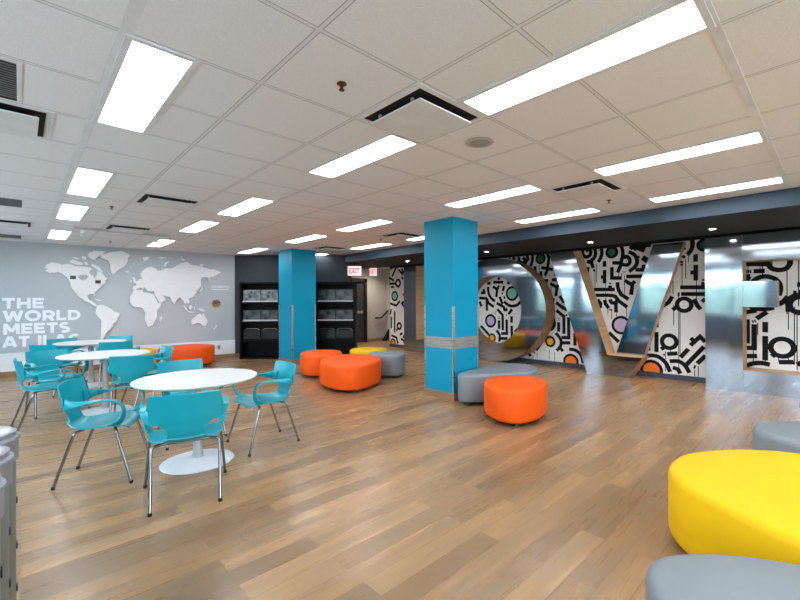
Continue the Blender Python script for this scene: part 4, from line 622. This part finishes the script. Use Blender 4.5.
# ------------------------------------------------------------------ ottomans
def ottoman(outline,h,m,label,rise=.045,name='ottoman',inset=.10):
    P=smooth_path([(x,y,0) for x,y in outline],6,True)
    cx=sum(p.x for p in P)/len(P); cy_=sum(p.y for p in P)/len(P); C=Vector((cx,cy_,0))
    e=empty(name,(cx,cy_,0)); tag(e,label,'ottoman','rounded pebble ottomans')
    Q=[p-C for p in P]; n=len(Q)
    def nrm(i):
        t=(Q[(i+1)%n]-Q[i-1]).normalized(); v=Vector((t.y,-t.x,0)); return v if v.dot(Q[i])>0 else -v
    Nn=[nrm(i) for i in range(n)]
    prof=[(.03,rise),(.008,rise+.012),(0,rise+.04),(0,h-.045),(.006,h-.022),(.02,h-.006),(.042,h)]
    bm=B(); rings=[]
    for off,z in prof: rings.append([bm.verts.new((q.x-nn.x*off,q.y-nn.y*off,z)) for q,nn in zip(Q,Nn)])
    for k,(s,dz) in enumerate(((.7,.006),(.35,.010))): 
        rings.append([bm.verts.new(((q.x-nn.x*.042)*s,(q.y-nn.y*.042)*s,h+dz)) for q,nn in zip(Q,Nn)])
    for a,b in zip(rings,rings[1:]):
        for i in range(n): bm.faces.new((a[i],a[(i+1)%n],b[(i+1)%n],b[i]))
    c=bm.verts.new((0,0,h+.012))
    for i in range(n): bm.faces.new((rings[-1][i],rings[-1][(i+1)%n],c))
    bm.faces.new(rings[0]); bmesh.ops.recalc_face_normals(bm,faces=bm.faces)
    new_obj('upholstery',bm,m,e,60)
    bm=B(); pr=[bm.verts.new((q.x-nn.x*.06,q.y-nn.y*.06,rise-.001)) for q,nn in zip(Q,Nn)]; pb=[bm.verts.new((q.x-nn.x*.06,q.y-nn.y*.06,rise-.016)) for q,nn in zip(Q,Nn)]
    for i in range(n): bm.faces.new((pr[i],pr[(i+1)%n],pb[(i+1)%n],pb[i]))
    bm.faces.new(pb); bm.faces.new(pr); bmesh.ops.recalc_face_normals(bm,faces=bm.faces); new_obj('base_board',bm,M['tan'],e)
    for k in range(5):
        i=int((k+.5)*n/5)%n; q=Q[i]-Nn[i]*.085
        bm=B(); lathe(bm,[(0,0),(.016,0),(.018,.004),(.014,rise-.016),(0,rise-.016)],14); new_obj('foot',bm,M['chrome'],e,40,(q.x,q.y,0))
    return e
O_=ottoman
O_([(4.14,3.14),(4.36,3.22),(4.60,3.13),(4.77,2.93),(4.78,2.72),(4.58,2.52),(4.27,2.42),(4.03,2.42),(3.85,2.52),(3.82,2.72),(3.94,2.96)],.415,M['orange'],'small orange ottoman in front of the grey one at the nearer turquoise column')
O_([(4.30,3.70),(4.55,3.76),(4.93,3.79),(5.3,3.80),(5.60,3.66),(5.62,3.38),(5.47,3.17),(5.25,3.05),(5.02,3.05),(4.78,3.18),(4.52,3.31),(4.28,3.45),(4.20,3.58)],.415,M['grey'],'wide grey ottoman touching the nearer turquoise column, behind the small orange one')
O_([(3.57,6.13),(3.85,6.44),(4.2,6.54),(4.46,6.38),(4.59,6.05),(4.52,5.7),(4.33,5.46),(3.97,5.24),(3.65,5.19),(3.47,5.37),(3.45,5.76)],.425,M['orange'],'largest orange ottoman, at the front of the cluster between the columns')
O_([(3.74,7.05),(3.9,7.38),(4.2,7.55),(4.45,7.46),(4.6,7.2),(4.52,6.9),(4.2,6.66),(3.9,6.66),(3.74,6.84)],.425,M['orange'],'orange ottoman at the back left of the cluster between the columns')
O_([(4.78,7.02),(5.02,7.22),(5.3,7.18),(5.48,6.9),(5.42,6.6),(5.15,6.52),(4.88,6.56),(4.74,6.76)],.425,M['yellow'],'yellow ottoman mostly hidden behind the orange and grey cluster')
O_([(4.72,6.30),(4.98,6.46),(5.25,6.36),(5.36,6.1),(5.26,5.86),(5.02,5.66),(4.82,5.66),(4.70,5.85),(4.66,6.08)],.425,M['grey'],'grey ottoman at the right of the cluster between the columns')
O_([(2.10,10.25),(2.25,10.58),(2.6,10.72),(2.95,10.66),(3.15,10.4),(3.17,10.05),(2.95,9.8),(2.6,9.7),(2.3,9.8),(2.12,10.0)],.43,M['orange'],'orange ottoman against the map wall')
O_([(1.25,10.5),(1.5,10.66),(1.8,10.64),(2.0,10.42),(2.04,10.1),(1.85,9.85),(1.5,9.85),(1.25,10.12)],.43,M['yellow'],'yellow ottoman against the map wall, left of the orange one')
O_([(2.72,.72),(2.98,.73),(3.2,.63),(3.4,.47),(3.55,.25),(3.62,-.1),(3.45,-.5),(3.0,-.72),(2.55,-.62),(2.28,-.3),(2.24,0),(2.30,.2),(2.40,.4),(2.53,.6)],.42,M['yellow'],'big bright yellow ottoman at the right edge in the foreground')
O_([(1.61,.5),(1.72,.515),(1.83,.46),(1.94,.35),(2.03,.22),(2.10,.05),(2.13,-.2),(2.0,-.45),(1.65,-.55),(1.4,-.38),(1.33,-.05),(1.40,.22),(1.50,.42)],.42,M['grey'],'grey ottoman cut by the bottom right corner, in front of the big yellow one')
O_([(4.08,.49),(4.25,.48),(4.4,.38),(4.52,.2),(4.58,-.05),(4.45,-.4),(4.1,-.55),(3.82,-.35),(3.74,-.05),(3.80,.18),(3.88,.36),(3.97,.46)],.42,M['grey'],'grey ottoman at the right edge behind the big yellow one')
# ------------------------------------------------------------------ tables
def table_obj():
    e=empty('round_table')
    bm=B(); r=.487; lathe(bm,[(0,.716),(r-.03,.716),(r-.004,.728),(r,.736),(r-.004,.741),(0,.742)],96); new_obj('tabletop',bm,M['ttop'],e,35)
    bm=B(); lathe(bm,[(0,.03),(.046,.03),(.038,.10),(.033,.2),(.03,.5),(.03,.70),(.11,.706),(.11,.7155),(0,.7155)],32); new_obj('post',bm,M['post'],e,40)
    bm=B(); lathe(bm,[(0,.0),(.285,.0),(.29,.006),(.285,.012),(.18,.018),(.10,.027),(.05,.045),(0,.045)],72); new_obj('base',bm,M['tbase'],e,40)
    return e
t0=table_obj()
for i,(x,y,lb) in enumerate([(1.117,3.985,'nearest round white pedestal table, in front of the others'),(.79,6.69,'round white pedestal table in the middle of the three'),(.86,8.93,'farthest round white pedestal table, near the map wall')]):
    q=t0 if i==0 else copy_tree(t0); q.location=(x,y,0); tag(q,lb,'table','round white pedestal tables')
# ------------------------------------------------------------------ chairs
def chair_obj():
    e=empty('armchair'); th=.011
    # profile (y,z,halfwidth,edge raise/forward)
    seat=[(.225,.418,.205,.0),(.20,.438,.228,.002),(.12,.444,.238,.008),(.02,.436,.238,.014),(-.06,.428,.228,.018),(-.115,.427,.200,.018),(-.165,.438,.150,.012),(-.205,.468,.118,.006)]
    back=[(-.205,.468,.118,.006),(-.218,.50,.110,.006),(-.226,.535,.118,.010),(-.232,.565,.160,.022),(-.238,.595,.205,.034),(-.245,.65,.220,.038),(-.258,.72,.220,.036),(-.268,.775,.218,.034)]
    def shell(prof,name,mode):
        bm=B(); n=14; rows=[]
        for (y,z,w,c) in smoothp(prof,4):
            row=[]
            for k in range(n+1):
                u=-1+2*k/n; q=u*u
                if mode=='seat': row.append(bm.verts.new((u*w,y,z+c*q*1.0)))
                else:
                    row.append(bm.verts.new((u*w,y+c*q,z)))
            rows.append(row)
        for a,b in zip(rows,rows[1:]):
            for k in range(n): bm.faces.new((a[k],a[k+1],b[k+1],b[k]))
        bmesh.ops.recalc_face_normals(bm,faces=bm.faces)
        bmesh.ops.solidify(bm,geom=list(bm.faces),thickness=th)
        bmesh.ops.recalc_face_normals(bm,faces=bm.faces)
        return new_obj(name,bm,M['chair'],e,50)
    def smoothp(prof,n):
        P=smooth_path([(a,b,c) for a,b,c,d in prof],n); Q=smooth_path([(d,0,0) for a,b,c,d in prof],n)
        return [(p.x,p.y,p.z,q.x) for p,q in zip(P,Q)]
    shell(seat,'seat','seat'); shell(back,'backrest','back')
    for s in (-1,1):
        # ribbon along the arm: point, width direction & width
        path=[((.150*s,-.203,.622),(0,0,1),.10),((.205*s,-.192,.625),(0,.1,1),.095),((.238*s,-.150,.628),(-.25*s,0,1),.062),((.255*s,-.08,.636),(-.8*s,0,.6),.046),((.262*s,.01,.648),(-1*s,0,.15),.046),((.265*s,.09,.654),(-1*s,0,0),.046),((.266*s,.155,.640),(-1*s,0,0),.046),((.266*s,.195,.60),(-1*s,0,0),.046),((.262*s,.200,.55),(-1*s,.15,0),.048),((.254*s,.185,.50),(-.8*s,.5,0),.052),((.243*s,.150,.463),(-.4*s,.9,.0),.065),((.222*s,.115,.447),(0,1,0),.08)]
        P=smooth_path([p for p,_,_ in path],4); Wd=smooth_path([w for _,w,_ in path],4); Wt=smooth_path([(w,0,0) for *_,w in path],4)
        bm=B(); rings=[]
        for i,(p,wd,wt) in enumerate(zip(P,Wd,Wt)):
            t=(P[min(i+1,len(P)-1)]-P[max(i-1,0)]).normalized(); wd=(wd-t*wd.dot(t)).normalized(); nn=t.cross(wd).normalized(); h=wt.x/2; k=.0065
            ring=[]
            for a,b in ((-1,-.35),(-.85,-1),(.85,-1),(1,-.35),(1,.35),(.85,1),(-.85,1),(-1,.35)): ring.append(bm.verts.new(p+wd*h*a+nn*k*b))
            rings.append(ring)
        for a,b in zip(rings,rings[1:]):
            for k in range(8): bm.faces.new((a[k],a[(k+1)%8],b[(k+1)%8],b[k]))
        bm.faces.new(rings[0]); bm.faces.new(rings[-1]); bmesh.ops.recalc_face_normals(bm,faces=bm.faces)
        new_obj('armrest',bm,M['chair'],e,50)
    # frame
    bm=B(); tube(bm,[(-.15,-.10,.412),(.15,-.10,.412)],.0105,10); tube(bm,[(-.17,.12,.414),(.17,.12,.414)],.0105,10)
    for s in (-1,1): tube(bm,[(.10*s,-.10,.412),(.10*s,.12,.414)],.008,8)
    new_obj('under_frame',bm,M['chrome'],e,40)
    for s in (-1,1):
        for (x0,y0,x1,y1) in ((.15,-.10,.207,-.262),(.17,.12,.272,.252)):
            a=Vector((x0*s,y0,.412)); f=Vector((x1*s,y1,.012)); k=Vector((x0*s+.055*s*(1 if y0<0 else 1.05),y0+(.0 if y0<0 else 0)+(-.03 if y0<0 else .02),.408)); d_=(f-k).normalized()
            pts=smooth_path([a,a.lerp(k,.55),k+d_*.004+Vector((-.006*s,0,0)),k+d_*.05+Vector((.004*s,0,0)),f],5)
            bm=B(); tube(bm,pts,.0105,12); lg=new_obj('leg',bm,M['chrome'],e,40)
            bm=B(); lathe(bm,[(0,0),(.0125,0),(.0135,.004),(.0125,.022),(0,.022)],14,f.x,f.y); new_obj('foot_cap',bm,M['foot'],lg,40)
    return e
c0=chair_obj()
CH=[((.872,3.385),1.31,'turquoise armchair nearest the viewer, its back towards us'),
 ((.50,4.235),-.43,'turquoise armchair at the left side of the nearest table, seen from its side'),
 ((1.735,4.045),PI,'turquoise armchair at the right side of the nearest table, facing left'),
 ((1.25,4.77),-1.50,'turquoise armchair behind the nearest table, mostly hidden by the tabletop'),
 ((1.02,6.10),1.22,'turquoise armchair with its back to us at the middle table'),
 ((.215,6.42),.10,'turquoise armchair at the far left, in profile at the middle table'),
 ((.325,7.17),-1.28,'turquoise armchair facing us at the back left of the middle table'),
 ((1.27,6.72),PI+.1,'turquoise armchair right of the middle table, overlapping the wall ottomans'),
 ((.413,8.552),.71,'turquoise armchair at the left front of the farthest table'),
 ((.60,9.40),-1.27,'turquoise armchair behind the farthest table, just right below the slogan'),
 ((1.155,8.40),1.33,'turquoise armchair with its back to us at the farthest table'),
 ((1.22,9.45),-2.3,'turquoise armchair behind the farthest table on the right')]
for i,((x,y),t,lb) in enumerate(CH):
    q=c0 if i==0 else copy_tree(c0); q.location=(x,y,0); q.rotation_euler=(0,0,t-PI/2); tag(q,lb,'chair','turquoise armchairs around the round tables')
# ------------------------------------------------------------------ bins
def bin_obj():
    e=empty('waste_bin'); r=.135
    bm=B(); lathe(bm,[(0,.0),(r-.01,.0),(r-.006,.012),(r-.006,.86),(0,.86)],56); new_obj('bin_body',bm,M['zinc'],e,30)
    bm=B(); lathe(bm,[(r-.0055,.78),(r+.002,.782),(r+.002,.862),(r+.008,.866),(r+.006,.874),(r-.004,.878),(r-.004,.894),(r-.02,.902),(r-.06,.907),(0,.909),(0,.861),(r-.0055,.861)],56); new_obj('bin_lid',bm,M['zlid'],e,30)
    for z in (.25,.42,.60):
        bm=B(); box(bm,r-.0085,r-.002,-.012,.012,z,z+.022); new_obj('latch',bm,M['foot'],e)
    return e
b0=bin_obj()
for i,(x,y,lb) in enumerate([(-.140,2.33,'steel waste bin farthest from us at the left edge'),(-.156,2.03,'cylindrical steel waste bin second in the row at the left edge'),(-.170,1.735,'cylindrical steel waste bin third in the row at the left edge'),(-.185,1.44,'cylindrical steel waste bin nearest us in the row at the left edge')]):
    q=b0 if i==0 else copy_tree(b0); q.location=(x,y,0); tag(q,lb,'waste bin','steel waste bins in a row')
for o in [o for o in COL.objects if o.type=='EMPTY' and o.parent is None and o.name.split('.')[0] in ('world_map','wall_lettering','wall_caption','wall_outlet')]:
    vs=[v.co for c in o.children for v in c.data.vertices]
    b=Vector(((min(v.x for v in vs)+max(v.x for v in vs))/2,max(v.y for v in vs),min(v.z for v in vs)))
    o.location=b
    for c in o.children: c.location=-b
# ------------------------------------------------------------------ world, camera, view
w=bpy.data.worlds.new('sky'); bpy.context.scene.world=w; w.use_nodes=True; nt=w.node_tree; bg=nt.nodes['Background']
sky=nt.nodes.new('ShaderNodeTexSky'); sky.sky_type='HOSEK_WILKIE'; sky.turbidity=6; sky.sun_direction=Vector((.5,-.4,.75)).normalized()
mx=nt.nodes.new('ShaderNodeMix'); mx.data_type='RGBA'; mx.inputs[0].default_value=.75; mx.inputs[7].default_value=(.72,.87,1.0,1)
nt.links.new(sky.outputs[0],mx.inputs[6]); nt.links.new(mx.outputs[2],bg.inputs[0]); bg.inputs[1].default_value=5.0
cam=bpy.data.cameras.new('camera'); co=bpy.data.objects.new('camera',cam); COL.objects.link(co); bpy.context.scene.camera=co
f,yaw,pitch,roll,cx=410.3808,0.7925,0.0032,-0.005,424.3113
F=Vector((math.cos(yaw),math.sin(yaw),0)); Rt=Vector((math.sin(yaw),-math.cos(yaw),0)); U=Vector((0,0,1))
F2=F*math.cos(pitch)+U*math.sin(pitch); U2=U*math.cos(pitch)-F*math.sin(pitch)
R3=Rt*math.cos(roll)+U2*math.sin(roll); U3=U2*math.cos(roll)-Rt*math.sin(roll)
m3=Matrix((R3,U3,-F2)).transposed(); co.matrix_world=Matrix.Translation((0,0,1.4))@m3.to_4x4()
cam.sensor_width=36; cam.sensor_fit='HORIZONTAL'; cam.lens=f/800*36; cam.shift_x=-(cx-400)/800; cam.clip_start=.02
sc=bpy.context.scene; sc.view_settings.view_transform='Standard'; sc.view_settings.look='None'; sc.view_settings.gamma=1; sc.view_settings.use_curve_mapping=False
sc.view_settings.exposure=1.38; sc.cycles.diffuse_bounces=8; sc.cycles.max_bounces=14
